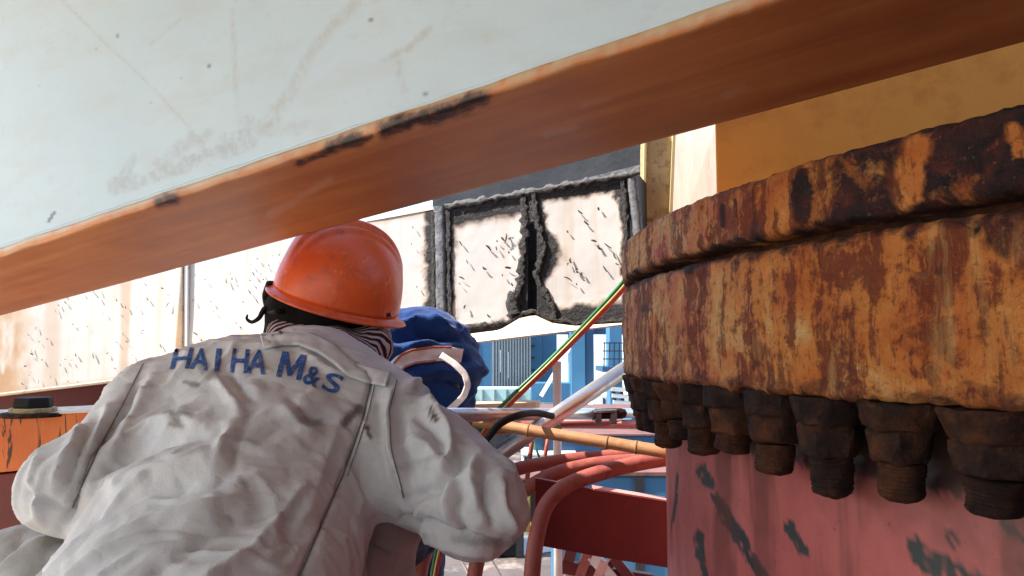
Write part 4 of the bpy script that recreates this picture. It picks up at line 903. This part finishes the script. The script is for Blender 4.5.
def jattr(V, F):
    px, py, d = proj(V); nz = n2(px, py, 8, 1); n4 = n2(px, py, 3.5, 2); N = vnormals(V, F)
    fc = ((N * -V).sum(1) > 0).astype(float)
    dirt = np.zeros(len(V))
    for pts, w, a in [([(204, 366), (212, 373)], 7, .6), ([(172, 412), (192, 415)], 3.5, .7), ([(170, 424), (182, 426)], 3, .5), ([(345, 424), (352, 414), (358, 408)], 6, .9), ([(300, 420), (320, 424)], 5, .5), ([(367, 428), (370, 436)], 3.0, 1.0), ([(240, 478), (246, 486)], 4, .5), ([(228, 517), (232, 522)], 4, .5), ([(184, 382), (198, 385)], 2.5, .7),
                      ([(430, 408), (436, 420)], 3.5, 1.0), ([(405, 400), (440, 385)], 7, .25), ([(515, 540), (530, 545)], 5, .6), ([(170, 400), (178, 420)], 5, .35), ([(250, 440), (330, 400)], 9, .25), ([(120, 500), (160, 540)], 9, .15), ([(455, 540), (520, 545)], 5, .4), ([(395, 470), (440, 455)], 4, .2)]:
        dirt = np.maximum(dirt, a * (1 - sstep(0.3, 1.3, segdist(px, py, pts) / w + (nz - .5) * 1.2 + (n4 - .5))))
    seam = 0.9 * (1 - sstep(1.0, 2.2, segdist(px, py, [(372, 378), (362, 420), (343, 475), (320, 528), (298, 580)])))
    for ps, a_ in (([(396, 378), (388, 410), (390, 450), (404, 500)], .5), ([(143, 362), (124, 402), (98, 450), (70, 510)], .5), ([(415, 500), (455, 522), (505, 535)], .35), ([(402, 470), (420, 468), (440, 470)], .3), ([(150, 372), (240, 372), (330, 392), (366, 402)], .18)):
        seam = np.maximum(seam, a_ * (1 - sstep(.8, 1.8, segdist(px, py, ps))))
    pale = np.zeros(len(V))
    for pts in ([(118, 402), (150, 366)], [(126, 408), (158, 370)]):
        pale = np.maximum(pale, 0.55 * (1 - sstep(1.5, 3, segdist(px, py, pts))) * (0.5 + 0.5 * np.sin((px + py) * 0.9)))
    return {'dirt': dirt * fc, 'seam': seam * fc * .35, 'pale': pale * fc}
JK, JV, JF = put_sdf("jacket", jac, 0.0042, M['cloth'], wk, jdef, jattr)
JB = mesh_bvh(JV, JF)
def cast(px, py, bvh):
    d = Vector(P(px, py, 1.0)).normalized(); loc, nrm, idx, dist = bvh.ray_cast(Vector((0, 0, 0)), d)
    return (np.array(loc), np.array(nrm if nrm.dot(d) < 0 else -nrm)) if loc is not None else (None, None)
# printed letters on the back
def lettering():
    LET = [("H", 182, 359, 19, 21, -2, .28), ("A", 200.5, 359.5, 18, 22, 6, .06), ("I", 218, 360.5, 5, 23, 4, .05), ("H", 240, 361.5, 17, 24, 3, .05), ("A", 257.5, 362.5, 20, 25, 4, .10), ("M", 291.5, 366.5, 25, 26, 9, .10), ("&", 312.5, 377, 16, 20, 22, .0), ("S", 332.5, 383.5, 18, 20, 18, .12)]
    Vs, Fs = [], []
    for ch, cx, cy, w, h, rot, shear in LET:
        cu = bpy.data.curves.new("letter", 'FONT'); cu.body = ch; cu.size = 1; cu.offset = 0.02; ob = bpy.data.objects.new("letter", cu); COL.objects.link(ob)
        bpy.context.view_layer.update(); dg = bpy.context.evaluated_depsgraph_get(); me = bpy.data.meshes.new_from_object(ob.evaluated_get(dg))
        bm = bmesh.new()
        if ch == 'M':
            bm.faces.new([bm.verts.new((x, y, 0)) for x, y in [(0, 0), (0, 1), (.24, 1), (.5, .40), (.76, 1), (1, 1), (1, 0), (.80, 0), (.80, .62), (.57, .10), (.43, .10), (.20, .62), (.20, 0)]])
        else: bm.from_mesh(me)
        bpy.data.objects.remove(ob); bpy.data.curves.remove(cu); bpy.data.meshes.remove(me)
        xs = [v.co.x for v in bm.verts]; ys = [v.co.y for v in bm.verts]; x0, x1, y0, y1 = min(xs), max(xs), min(ys), max(ys)
        for k in range(1, 14):
            for ax, a, b in ((0, x0, x1), (1, y0, y1)):
                co = Vector((0, 0, 0)); no = Vector((0, 0, 0)); co[ax] = a + (b - a) * k / 14; no[ax] = 1
                bmesh.ops.bisect_plane(bm, geom=bm.verts[:] + bm.edges[:] + bm.faces[:], plane_co=co, plane_no=no)
        bmesh.ops.triangulate(bm, faces=bm.faces[:]); bm.verts.ensure_lookup_table(); base = sum(len(v) for v in Vs); vv = []
        cr, sr = math.cos(R(rot)), math.sin(R(rot))
        for v in bm.verts:
            a = (v.co.x - (x0 + x1) / 2) / (x1 - x0) * w; b = -(v.co.y - (y0 + y1) / 2) / (y1 - y0) * h; a -= b * shear
            X, Y = cx + a * cr - b * sr, cy + a * sr + b * cr; l_, n_ = cast(X, Y, JB); vv.append(l_ + n_ * 0.0016 if l_ is not None else P(X, Y, 1.2))
        Vs.append(np.array(vv)); Fs += [tuple(x.index + base for x in f.verts) for f in bm.faces]; bm.free()
    return obj("lettering", np.concatenate(Vs), Fs, M['ink'], JK)
lettering()
def ribbon(name, path, w, bvh, off, mat, parent, n=70, drop=None, n_c=6, solid=0.002):
    path = np.array(path, float); s = np.r_[0, np.cumsum(np.hypot(*np.diff(path[:, :2], axis=0).T))]; t = np.linspace(0, s[-1], n)
    X = np.interp(t, s, path[:, 0]); Y = np.interp(t, s, path[:, 1]); dx, dy = np.gradient(X), np.gradient(Y); L = np.hypot(dx, dy); V = []; last = 2.0
    k_ = np.array([.25, .5, .25])
    for _ in range(6):
        X[1:-1] = np.convolve(X, k_, 'valid'); Y[1:-1] = np.convolve(Y, k_, 'valid')
    D = []
    for i in range(n):
        l_, n__ = cast(X[i], Y[i], bvh) if bvh else (None, None)
        D.append(np.dot(l_, CF) - off if l_ is not None else np.nan)
    D = np.array(D); ok = ~np.isnan(D)
    D = np.interp(np.arange(n), np.arange(n)[ok], D[ok]) if drop is None else np.interp(t / s[-1], np.linspace(0, 1, len(drop)), drop)
    for _ in range(3): D[1:-1] = np.convolve(D, k_, 'valid')
    for i in range(n):
        for j in range(n_c):
            a = (j / (n_c - 1) - .5) * w; x_, y_ = X[i] - dy[i] / L[i] * a, Y[i] + dx[i] / L[i] * a
            l_, n__ = cast(x_, y_, bvh) if (bvh and drop is None) else (None, None)
            V.append(P(x_, y_, min(np.dot(l_, CF) - off, D[i] + .02) if l_ is not None else D[i]))
    return obj(name, np.array(V), gridfaces(n, n_c), mat, parent, solid=solid)
# collar folded down round the neck
COLL = ribbon("collar", [(262, 343), (280, 338), (300, 338), (320, 346), (338, 358), (352, 370), (368, 376), (388, 380)], 15, JB, .007, M['cloth'], JK, n=90, n_c=8, solid=.004)
M['thread'] = simple("grey_seam_thread", (0.14, 0.12, 0.115), (0.24, 0.215, 0.205), 120, 0.9)
for ps, w_ in (([(372, 378), (367, 400), (362, 420), (353, 447), (343, 475), (331, 503), (320, 528), (298, 580)], 1.3), ([(376, 379), (371, 401), (366, 421), (357, 448), (347, 476)], .7), ([(397, 380), (389, 410), (391, 450), (404, 498)], .9), ([(143, 364), (124, 402), (98, 450), (72, 508)], .9)):
    ribbon("seam", ps, w_, JB, .0012, M['thread'], JK, n=110, n_c=3, solid=.001)
# trousers
tr = [pr((128, 650, .92), (20, 592, 1.12), .10, .085, .05), pr((238, 650, .94), (372, 520, 1.36), .105, .078, .05), pr((372, 520, 1.36), (392, 640, 1.28), .074, .06, .03), pr((20, 592, 1.12), (-30, 700, 1.08), .08, .06, .03), pr((128, 650, .92), (238, 650, .94), .11, .11, .06)]
kneeR = P(372, 520, 1.36); ankR = np.array([kneeR[0] + .04, kneeR[1] - .12, -0.84]); kneeL = P(20, 592, 1.12); ankL = np.array([kneeL[0] + .02, kneeL[1] - .10, -0.84])
tr[2] = (kneeR, ankR, .074, .062, .03); tr[3] = (kneeL, ankL, .08, .062, .03)
def tdef(V, F):
    N = vnormals(V, F); w = fbm(V * np.array([12, 12, 34]) + fbm(V * 8, 3)[:, None] * 2.5, 4) - .5
    return V + N * (w * 0.028)[:, None]
def tdef1(V, F):
    N = vnormals(V, F); px, py, d = proj(V); fc = sstep(-0.05, 0.3, (N * -V).sum(1) / np.linalg.norm(V, axis=1)); w = fbm(V * np.array([10, 10, 28]) + fbm(V * 8, 3)[:, None] * 2.5, 4) - .5
    st_ = [([(60, 536), (30, 552), (-5, 580)], 5, .012), ([(52, 550), (35, 562), (18, 580)], 4, -.014), ([(25, 535), (8, 552), (-10, 570)], 4, -.010), ([(366, 500), (378, 530), (372, 576)], 4, -.012), ([(380, 508), (392, 540), (390, 576)], 4, .012), ([(356, 505), (360, 540), (352, 576)], 5, .010), ([(372, 530), (384, 545), (394, 552)], 3, -.010)]
    return V + N * (strokes(V, N, px, py, fc, st_) + w * 0.018)[:, None]
put_sdf("trousers", tr, 0.006, M['khaki'], wk, tdef1)
for kn, an in ((kneeR, ankR), (kneeL, ankL)):
    bo = [(an + (0, 0, .01), an + (0, .02, -.045), .05, .045, .03), (an + (0, -.02, -.05), an + (.01, .17, -.06), .036, .034, .03)]
    put_sdf("boot", bo, 0.008, M['boot'], wk)
# head, neck, hands: one continuous body under the clothes
HC = P(333, 312, 1.47); HU = unit(camvec(.29, -.10, .95)); HF = camvec(.80, .50, -.2); HF = unit(HF - HU * np.dot(HF, HU)); HS = np.cross(HF, HU)
bd = [(a, b, ra * .68, rb * .68, k) for a, b, ra, rb, k in jac] + [(a, b, ra * .66, rb * .66, k) for a, b, ra, rb, k in tr]
bd += head_prims(HC, HF, HU) + [(P(315, 385, 1.3), HC - HU * .06 - HF * .02, .055, .052, .04)]
hand(bd, P(*wrL), P(130, 512, 1.6) - P(*wrL), (0, 0, -1), 1, 1); hand(bd, P(*wrR), P(420, 500, 1.6) - P(*wrR), (0, 0, -1), 1, -1)
put_sdf("body", bd, 0.0075, M['skin'], wk)
for s in (-1, 1):
    c = HC + HF * .083 + HS * .031 * s + HU * .008; m = MB(); m.tube([c - HF * .004, c + HF * .006, c + HF * .010], [.012, .010, .003], 10); m.build("eye", M['eye'], wk)
put_sdf("hair", [(HC - HF * .015 + HU * .0, HC + HF * .0 + HU * .01, .088, .085, .03), (HC - HF * .055 - HU * .02, HC - HF * .06 - HU * .06, .07, .055, .03), (HC - HF * .01 - HS * .05 - HU * .03, HC - HF * .02 + HS * .05 - HU * .03, .055, .055, .03)], 0.007, M['hair'], wk)
# striped scarf
NK0, NK1 = P(322, 378, 1.31), HC - HU * .055 - HF * .01; NA = unit(NK1 - NK0)
sc_ = [(NK0, NK1 - HU * .02, .080, .062, .03), (HC - HU * .075 + HF * .055, HC - HU * .095 + HF * .03, .056, .05, .04), (P(350, 360, 1.38), P(370, 346, 1.42), .045, .042, .03), (P(287, 322, 1.44), P(290, 338, 1.40), .036, .042, .03)]
def sdef(V, F):
    N = vnormals(V, F); w = fbm(V * 30, 4) - .5; return V + N * (w * 0.014)[:, None]
def suv(V):
    q = V - NK0; t = q @ NA; return np.stack([q @ HS * 14, (t + 0.03 * (fbm(V * 16, 3) - .5) + 0.02 * (q @ HS)) * 100.0 / 3], -1)
put_sdf("striped_scarf", sc_, 0.0055, M['scarf'], wk, sdef, None, suv)
# hard hat
HCC = P(337, 299, 1.46)
na_, nr_ = 160, 44; V = []; a_f, a_b, a_s, a_u = .116, .116, .108, .136
for i in range(nr_):
    ph = (math.pi / 2) * (i / (nr_ - 1))
    for k in range(na_):
        t = 2 * math.pi * k / na_; ct, stt = math.cos(t), math.sin(t); cp = math.cos(ph) ** 0.82; sp = math.sin(ph) ** 0.95
        f_ = (a_f if ct > 0 else a_b) * ct * cp; s_ = a_s * stt * cp; u_ = a_u * sp
        ridge = .009 * (1 - sstep(.014, .021, abs(s_))) + .006 * (1 - sstep(.034, .041, abs(s_)))
        ridge *= sstep(.25, .6, sp)
        V.append(HCC + HF * f_ + HS * s_ + HU * (u_ + ridge))
V = np.array(V); Fh = [(i * na_ + k, i * na_ + (k + 1) % na_, (i + 1) * na_ + (k + 1) % na_, (i + 1) * na_ + k) for i in range(nr_ - 1) for k in range(na_)]
hh = obj("hard_hat", V, Fh, M['helmet'], wk, solid=0.003)
V = []; prof_b = [(.0, .010), (.0025, .003), (.008, -.001), (.013, -.003), (.0145, -.006), (.012, -.0085), (.004, -.006), (-.004, -.003), (-.006, .008)]
for k in range(na_):
    t = 2 * math.pi * k / na_; ct, stt = math.cos(t), math.sin(t); vis = max(0, ct) ** 3 * .6
    for o, u_ in prof_b:
        e = o * (1 + 1.3 * vis) if o > 0 else o
        V.append(HCC + HF * (.1155 + e) * ct + HS * (.1075 + (o if o <= 0 else o)) * stt + HU * (u_ - .010 * vis - .006))
n_ = len(prof_b); Fb = [(k * n_ + j, k * n_ + (j + 1) % n_, ((k + 1) % na_) * n_ + (j + 1) % n_, ((k + 1) % na_) * n_ + j) for k in range(na_) for j in range(n_)]
obj("brim", np.array(V), Fb, M['helmet'], hh)
m = MB(); q = HCC - HF * .112 - HU * .012
m.tube([HCC - HF * .118 - HS * .03 + HU * .0, q - HS * .055 - HU * .02, q - HS * .0 - HU * .035, q + HS * .05 - HU * .02], .009, 10, 6, 0.5)
m.build("nape_strap", M['black'], hh)
m = MB(); pts = [(282, 300, 1.42), (272, 305, 1.42), (264, 310, 1.41), (259, 318, 1.40), (252, 322, 1.40), (247, 319, 1.40), (247.5, 314.5, 1.40)]
m.tube([P(*p) for p in pts], [.011, .011, .009, .007, .0055, .004, .0025], 10, 6, 0.6); m.build("loose_strap", M['black'], hh)
m = MB(); c_, n__ = HCC + HF * .108 - HS * .052 + HU * .018, unit(HF * .8 - HS * .5 + HU * .1)
m.tube([P(389, 317, 1.325), P(388, 313, 1.325)], [.004, .004], 8); m.build("slot_plug", M['black'], hh)

# ---------------- worker in blue, bending over
bw = root("person", np.array([-0.3, 2.05, -0.93]), "person bending over in blue overalls with a pale reflective band, behind the orange hat", "person")
bl = [pr((424, 361, 2.10), (385, 372, 2.05), .133, .14, .06), pr((385, 372, 2.05), (365, 470, 2.0), .15, .15, .06), pr((426, 360, 2.1), (438, 368, 2.3), .13, .10, .06), pr((438, 368, 2.3), (420, 380, 2.5), .12, .13, .06),
      pr((446, 386, 2.04), (430, 440, 2.08), .088, .07, .03), pr((365, 470, 2.0), (350, 520, 1.95), .14, .13, .05), pr((450, 372, 2.12), (462, 366, 2.10), .06, .055, .03),
      pr((438, 375, 2.45), (440, 440, 2.35), .06, .05, .04), pr((400, 380, 2.5), (380, 445, 2.42), .06, .05, .04)]
BF = [([(392, 330), (415, 322), (440, 330)], 5, .012), ([(390, 342), (425, 334), (452, 342)], 5, -.012), ([(400, 350), (430, 340), (462, 350)], 5, .012), ([(388, 315), (412, 312), (435, 318)], 5, -.010), ([(405, 308), (430, 318), (452, 338)], 5, .010), ([(410, 326), (440, 338), (462, 340)], 4, -.012), ([(425, 320), (445, 330), (460, 334)], 4, .010),
      ([(398, 363), (430, 357), (470, 360)], 5, -.010), ([(472, 365), (480, 372), (478, 384)], 4, .014), ([(440, 380), (465, 385), (470, 400)], 5, -.018), ([(400, 380), (440, 372), (470, 372)], 5, .010)]
def bdef(V, F):
    N = vnormals(V, F); px, py, d = proj(V); fc = sstep(-0.05, 0.3, (N * -V).sum(1) / np.linalg.norm(V, axis=1))
    w = fbm(V * np.array([10, 14, 30]) + fbm(V * 8, 3)[:, None] * 2.5, 4) - .5
    return V + N * (1.5 * strokes(V, N, px, py, fc, BF) + w * .035)[:, None]
BJ, BV, BFc = put_sdf("overalls", bl, 0.006, M['blue_cloth'], bw, bdef)
BB = mesh_bvh(BV, BFc)
legs = [pr((350, 520, 1.95), (330, 560, 2.15), .11, .09, .04), pr((392, 500, 1.98), (410, 560, 2.2), .11, .09, .04)]
legs += [(P(330, 560, 2.15), np.array([-.5, 1.95, -.84]), .085, .065, .03), (P(410, 560, 2.2), np.array([-.28, 2.0, -.84]), .085, .065, .03), pr((350, 500, 1.95), (392, 495, 1.98), .12, .12, .05)]
put_sdf("trousers", legs, 0.011, M['navy_cloth'], bw, tdef)
for an in (np.array([-.5, 1.95, -.84]), np.array([-.28, 2.0, -.84])):
    put_sdf("boot", [(an + (0, 0, .01), an + (0, .02, -.045), .05, .045, .03), (an + (0, -.02, -.05), an + (.01, .17, -.06), .036, .034, .03)], 0.009, M['boot'], bw)
h2 = P(415, 392, 2.68); bb = [(a, b, ra * .66, rb * .66, k) for a, b, ra, rb, k in bl + legs] + head_prims(h2, np.array([.3, .5, -.8]), np.array([.1, .8, .5])) + [(P(420, 380, 2.5), h2, .055, .055, .03)]
hand(bb, P(440, 445, 2.35), (0.02, .1, -1), (0, -1, 0), 1, 1); hand(bb, P(380, 450, 2.42), (0.02, .1, -1), (0, -1, 0), 1, -1); hand(bb, P(430, 442, 2.08), (.02, .1, -1), (0, -1, 0), .6, 1) if False else None
put_sdf("body", bb, 0.0085, M['skin'], bw)
put_sdf("hair", [(h2 + np.array([-.01, .02, .03]), h2 + np.array([0, .0, .04]), .096, .09, .02)], 0.009, M['hair'], bw)
band = ribbon("reflective_band", [(392, 371), (400, 362), (412, 357.5), (432, 354.5), (450, 354), (462, 356)], 14, BB, .006, M['tape'], bw)
ribbon("band_edge", [(394, 363.5), (401, 354.5), (412, 350), (432, 347), (452, 347)], 2.2, BB, .009, M['tape_edge'], band, n_c=3)
ribbon("band_edge", [(396, 375), (405, 367), (416, 363), (436, 361)], 1.6, BB, .009, M['tape_edge'], band, n_c=3)
ribbon("harness_strap", [(441, 355), (455, 364), (465, 374), (468, 385), (464, 396), (456, 404), (448, 411)], 6.5, BB, .0, M['tape'], bw, drop=[1.935, 1.925, 1.92, 1.925, 1.94])

# ================================================================== BACKGROUND: HARBOUR CRANES, SHED, CLUTTERED PONTOON
DZ = -1.9
def bbox(m, x0, x1, y0, y1, d, th, base=None):
    """upright box whose front shows between these picture columns/rows at distance d"""
    a, b = P(x0, y0, d), P(x1, y0, d); zb = P(x0, y1, d)[2] if base is None else base
    m.abox((a[0], a[1], zb), (b[0], a[1] + th, a[2])); return m
gc = root("harbour_crane", P(577, 410, 42) * np.array([1, 1, 0]) + np.array([0, 0, -12]), "blue harbour crane legs with a dark shaded side, straight below the charred girder", "crane")
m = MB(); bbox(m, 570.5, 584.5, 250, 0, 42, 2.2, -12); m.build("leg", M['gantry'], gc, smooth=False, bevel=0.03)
m = MB(); bbox(m, 584.6, 593, 250, 0, 42.2, 2.2, -12); m.build("leg", M['gantry_d'], gc, smooth=False, bevel=0.03)  # shaded side of the leg, its shade put into a deeper blue
m = MB(); bbox(m, 545, 640, 318, 334, 43, 2.0); m.build("cross_beam", M['gantry_d'], gc, smooth=False, bevel=0.03)
m = MB(); bbox(m, 531, 570.3, 383, 402, 42.5, 1.6); m.build("sill_beam", M['gantry'], gc, smooth=False, bevel=0.03)
m = MB(); m.bar(P(541, 396, 42.0), P(571, 345, 42.0), 0.22); m.build("brace", M['white_far'], gc, smooth=False)
hc = root("harbour_crane", P(540, 400, 60) * np.array([1, 1, 0]) + np.array([0, 0, -12]), "pale blue crane tower behind the grey clad shed, left of the blue legs", "crane")
m = MB(); bbox(m, 531, 542, 280, 0, 60, 3, -12); m.build("leg", M['gantry'], hc, smooth=False)
m = MB(); bbox(m, 542.2, 556.5, 280, 0, 60.4, 3, -12); m.build("leg", M['gantry'], hc, smooth=False)
for y in (345, 357, 369, 381): m = MB(); bbox(m, 524, 535, y, y + 1.5, 59.3, .5); m.build("landing", M['grey_dark'], hc, smooth=False)
wc = root("access_platform", P(612, 372, 36) * np.array([1, 1, 0]) + np.array([0, 0, -12]), "blue caged access platform on a light blue column near the rusted ring", "platform")
m = MB(); bbox(m, 609, 621, 260, 0, 37, 1.5, -12); m.build("column", M['gantry'], wc, smooth=False)
m = MB(); bbox(m, 602.5, 640, 367, 372, 35.5, 3); m.build("platform_floor", M['gantry_d'], wc, smooth=False)
for k, x in enumerate(range(604, 640, 5)): m = MB(); m.bar(P(x, 367, 35.6), P(x + .4, 342, 35.6), 0.045); m.build("cage_bar", M['grey_dark'], wc, smooth=False)
for y in (343, 351, 359): m = MB(); m.bar(P(603, y, 35.55), P(640, y, 35.55), 0.05); m.build("cage_rail", M['grey_dark'], wc, smooth=False)
sh = root("clad_shed", P(512, 398, 52) * np.array([1, 1, 0]) + np.array([0, 0, -12]), "grey corrugated shed standing left of the blue cranes", "shed")
m = MB(); bbox(m, 492, 531, 315, 0, 52, 8, -12); m.build("wall", M['cladding'], sh, smooth=False)
for k in range(14): x = 493 + k * 2.8; m = MB(); bbox(m, x, x + 1.1, 316, 394, 51.85, .14); m.build("cladding_rib", M['cladding'], sh, smooth=False)
for x, y0, y1 in ((500, 350, 372), (508, 352, 378), (516, 371, 382)): m = MB(); bbox(m, x, x + .8, y0, y1, 51.7, .1); m.build("drain_pipe", M['white_far'], sh, smooth=False)
b2 = root("blue_deckhouse", P(480, 390, 70) * np.array([1, 1, 0]) + np.array([0, 0, -12]), "light blue deckhouse beyond the shed, right next to the blue-clad worker", "deckhouse")
m = MB(); bbox(m, 440, 494, 322, 0, 70, 8, -12); m.build("wall", M['gantry'], b2, smooth=False)
for k in range(6): x = 462 + k * 3; m = MB(); bbox(m, x, x + 1.2, 340, 380, 69.8, .15); m.build("frame_strip", M['cladding'], b2, smooth=False)
hk = root("aqua_hatch", P(500, 394, 46) * np.array([1, 1, 0]) + np.array([0, 0, -12]), "pale green hatch cover in front of the grey shed", "hatch")
m = MB(); bbox(m, 440, 553, 389, 0, 46, 3, -12); m.build("hatch_side", M['aqua'], hk, smooth=False)
for k in range(9): x = 446 + k * 12; m = MB(); bbox(m, x, x + 1.2, 389.5, 401, 45.8, .2); m.build("stiffener", M['cladding'], hk, smooth=False)
wh = root("white_deckhouse", P(602, 410, 38) * np.array([1, 1, 0]) + np.array([0, 0, -12]), "small white deckhouse seen between the leaning tube and the blue leg", "deckhouse")
m = MB(); bbox(m, 592.5, 640, 395, 0, 39, 4, -12); m.build("wall", M['white_far'], wh, smooth=False)
for x in (603, 606.5): m = MB(); bbox(m, x, x + 1.6, 398, 404, 38.9, .2); m.build("window", M['grey_dark'], wh, smooth=False)
rk = root("lattice_rack", P(622, 405, 20) * np.array([1, 1, 0]) + np.array([0, 0, DZ]), "weathered grey lattice rack leaning below the rusted bolts", "rack")
for k in range(4): y = 389 + k * 6.5; m = MB(); m.bar(P(611 + k, y, 20), P(640, y + 2, 20), 0.07, 0.1); m.build("rack_slat", M['deck'], rk, smooth=False)
for x in (613, 621, 629): m = MB(); m.bar(P(x, 387, 20.1), P(x + 3, 414, 20.1), 0.09, 0.08); m.build("rack_post", M['grey_dark'], rk, smooth=False)
# clutter on the pontoon deck
CL = [(420, 5.2), (432, 6.5), (402, 7.5)]
def crate(x, y, d, w, h, dp, mat, name, label, cat, group=None, rot=0.0):
    p = P(x, y, d); z0 = DZ if name != "bench" else DZ
    r = root(name, (p[0], p[1], DZ), label, cat, group); m = MB(); c, s = math.cos(rot), math.sin(rot); ax = np.array([c, s, 0]); ay = np.array([-s, c, 0])
    b = np.array([p[0], p[1], DZ]); m.box(b + UP * h / 2, ax * w / 2, ay * dp / 2, UP * h / 2); m.build("case", M[mat], r, smooth=False, bevel=0.02)
    for k in (-1, 0, 1):
        m = MB(); m.box(b + UP * h / 2 + ax * k * w * .42 - ay * (dp / 2 + .012), ax * .03, ay * .012, UP * h * .49); m.build("batten", M['grey_dark'], r, smooth=False)
    m = MB(); m.box(b + UP * (h + .012), ax * w * .52, ay * dp * .52, UP * .012); m.build("lid", M['platform'] if mat != 'white_far' else M['deck'], r, smooth=False); return r
crate(630, 490, 5.6, 1.1, 1.05, .8, 'gantry', "blue_tank", "blue steel tank behind the curved red pipes, next to the pedestal", "tank")
crate(600, 440, 11, 1.9, .72, 1.0, 'gantry_d', "machine_cabinet", "dark blue machine cabinet under the pink pipe", "cabinet")
crate(662, 440, 12, 1.1, .9, 1.0, 'gantry', "machine_cabinet", "bright blue machine cabinet touching the pedestal edge", "cabinet")
crate(520, 455, 9, .9, .45, .8, 'grey_dark', "tool_chest", "dark tool chest with white papers beyond the sleeve", "chest")
crate(548, 455, 10.5, .7, .5, .7, 'white_far', "tool_chest", "pale chest just left of the upright pipe", "chest")
crate(575, 462, 8.5, .7, .35, .6, 'dark_red', "tool_chest", "dark red chest below the tan pole", "chest")
crate(497, 462, 7.4, .5, .45, .5, 'black', "tool_chest", "black chest beside the yellow railing", "chest")
crate(455, 560, 3.6, .5, .40, .5, 'dark_red', "tool_chest", "dark red box under the worker's elbow", "chest", rot=.4)
crate(402, 560, 3.9, .35, .75, .4, 'black', "tool_chest", "black box between the khaki leg and the left red pipe", "chest", rot=.2)
crate(590, 420, 17, 2.6, .6, 1.4, 'deck', "hatch_box", "low grey hatch box beyond the iron rod", "hatch")
crate(505, 432, 15, 2.2, .55, 1.4, 'grey_dark', "hatch_box", "low dark hatch box beyond the steel tube", "hatch")
def railing(x0, x1, d, zt, n, label):
    a, b = P(x0, 400, d), P(x1, 400, d); r = root("yellow_railing", (a[0], a[1], DZ), label, "railing")
    for k in range(n): t = k / (n - 1); q = a + (b - a) * t; m = MB(); m.tube([(q[0], q[1], DZ), (q[0], q[1], DZ + zt)], .022, 8); m.build("post", M['yellow'], r)
    for h in (1, .55): m = MB(); m.tube([(a[0], a[1], DZ + zt * h), (b[0], b[1], DZ + zt * h)], .02, 8); m.build("rail", M['yellow'], r)
railing(486, 528, 8.2, .62, 5, "yellow safety railing seen under the leaning steel tube"); railing(563, 606, 9.6, .6, 3, "yellow safety railing seen under the bamboo pole")
# red lattice under the plate
rt = root("red_truss", P(595, 565, 3.2), "red lattice truss below the dark red plate", "truss")
for a, b, w, k in [((560, 566), (652, 580), .05, 'dark_red'), ((571, 549), (560, 590), .045, 'dark_red'), ((588, 552), (574, 590), .04, 'red'), ((591, 554), (622, 590), .05, 'pale_pink'), ((604, 560), (592, 590), .035, 'pink'), ((612, 556), (640, 590), .04, 'dark_red'), ((563, 573), (590, 574), .03, 'pale_pink'), ((598, 575), (612, 562), .03, 'red')]:
    m = MB(); m.bar(P(*a, 3.2), P(*b, 3.2 + .06 * random.random()), w, .04, (0, 1, 0)); m.build("lattice_bar", M[k], rt, smooth=False, bevel=0.003)
for x0, y0, x1, y1, d, k in [(448, 541, 475, 590, 3.0, 'pale_pink'), (492, 560, 503, 590, 3.1, 'pale_pink')]:
    tubething("wire_rod", [P(x0, y0, d), P((x0 + x1) / 2 + 3, (y0 + y1) / 2, d), P(x1, y1, d)], .005, M[k], "thin pale rod " + ("left" if x0 < 470 else "right") + " of the middle red pipe under the elbow", "rod", seg=8)
for (x, y, d, w, l, r_) in [(430, 548, 4.6, .5, .35, .3), (470, 470, 11, .9, .5, .1), (535, 462, 7.5, .6, .4, .5), (560, 449, 12.5, 1.2, .6, .2), (512, 446, 12, 1.0, .5, .35), (628, 566, 4.8, .7, .5, .1)]:
    p = P(x, y, d); q = np.array([p[0], p[1], DZ]); m = MB(); c, s = math.cos(r_), math.sin(r_)
    m.box(q + UP * .03, np.array([c, s, 0]) * w / 2, np.array([-s, c, 0]) * l / 2, UP * .028)
    tag(m.build("sheet_pile", M['white_far'], smooth=False, bevel=.004), "pale steel sheet on the dark deck, " + {430: 'under the elbow beside the green hose', 470: 'hidden behind the sleeve edge', 535: 'left of the thin red rods', 560: 'behind the upright pipe', 512: 'under the black cable', 628: 'behind the red truss'}[x], "sheet", "pale sheets lying on the deck")
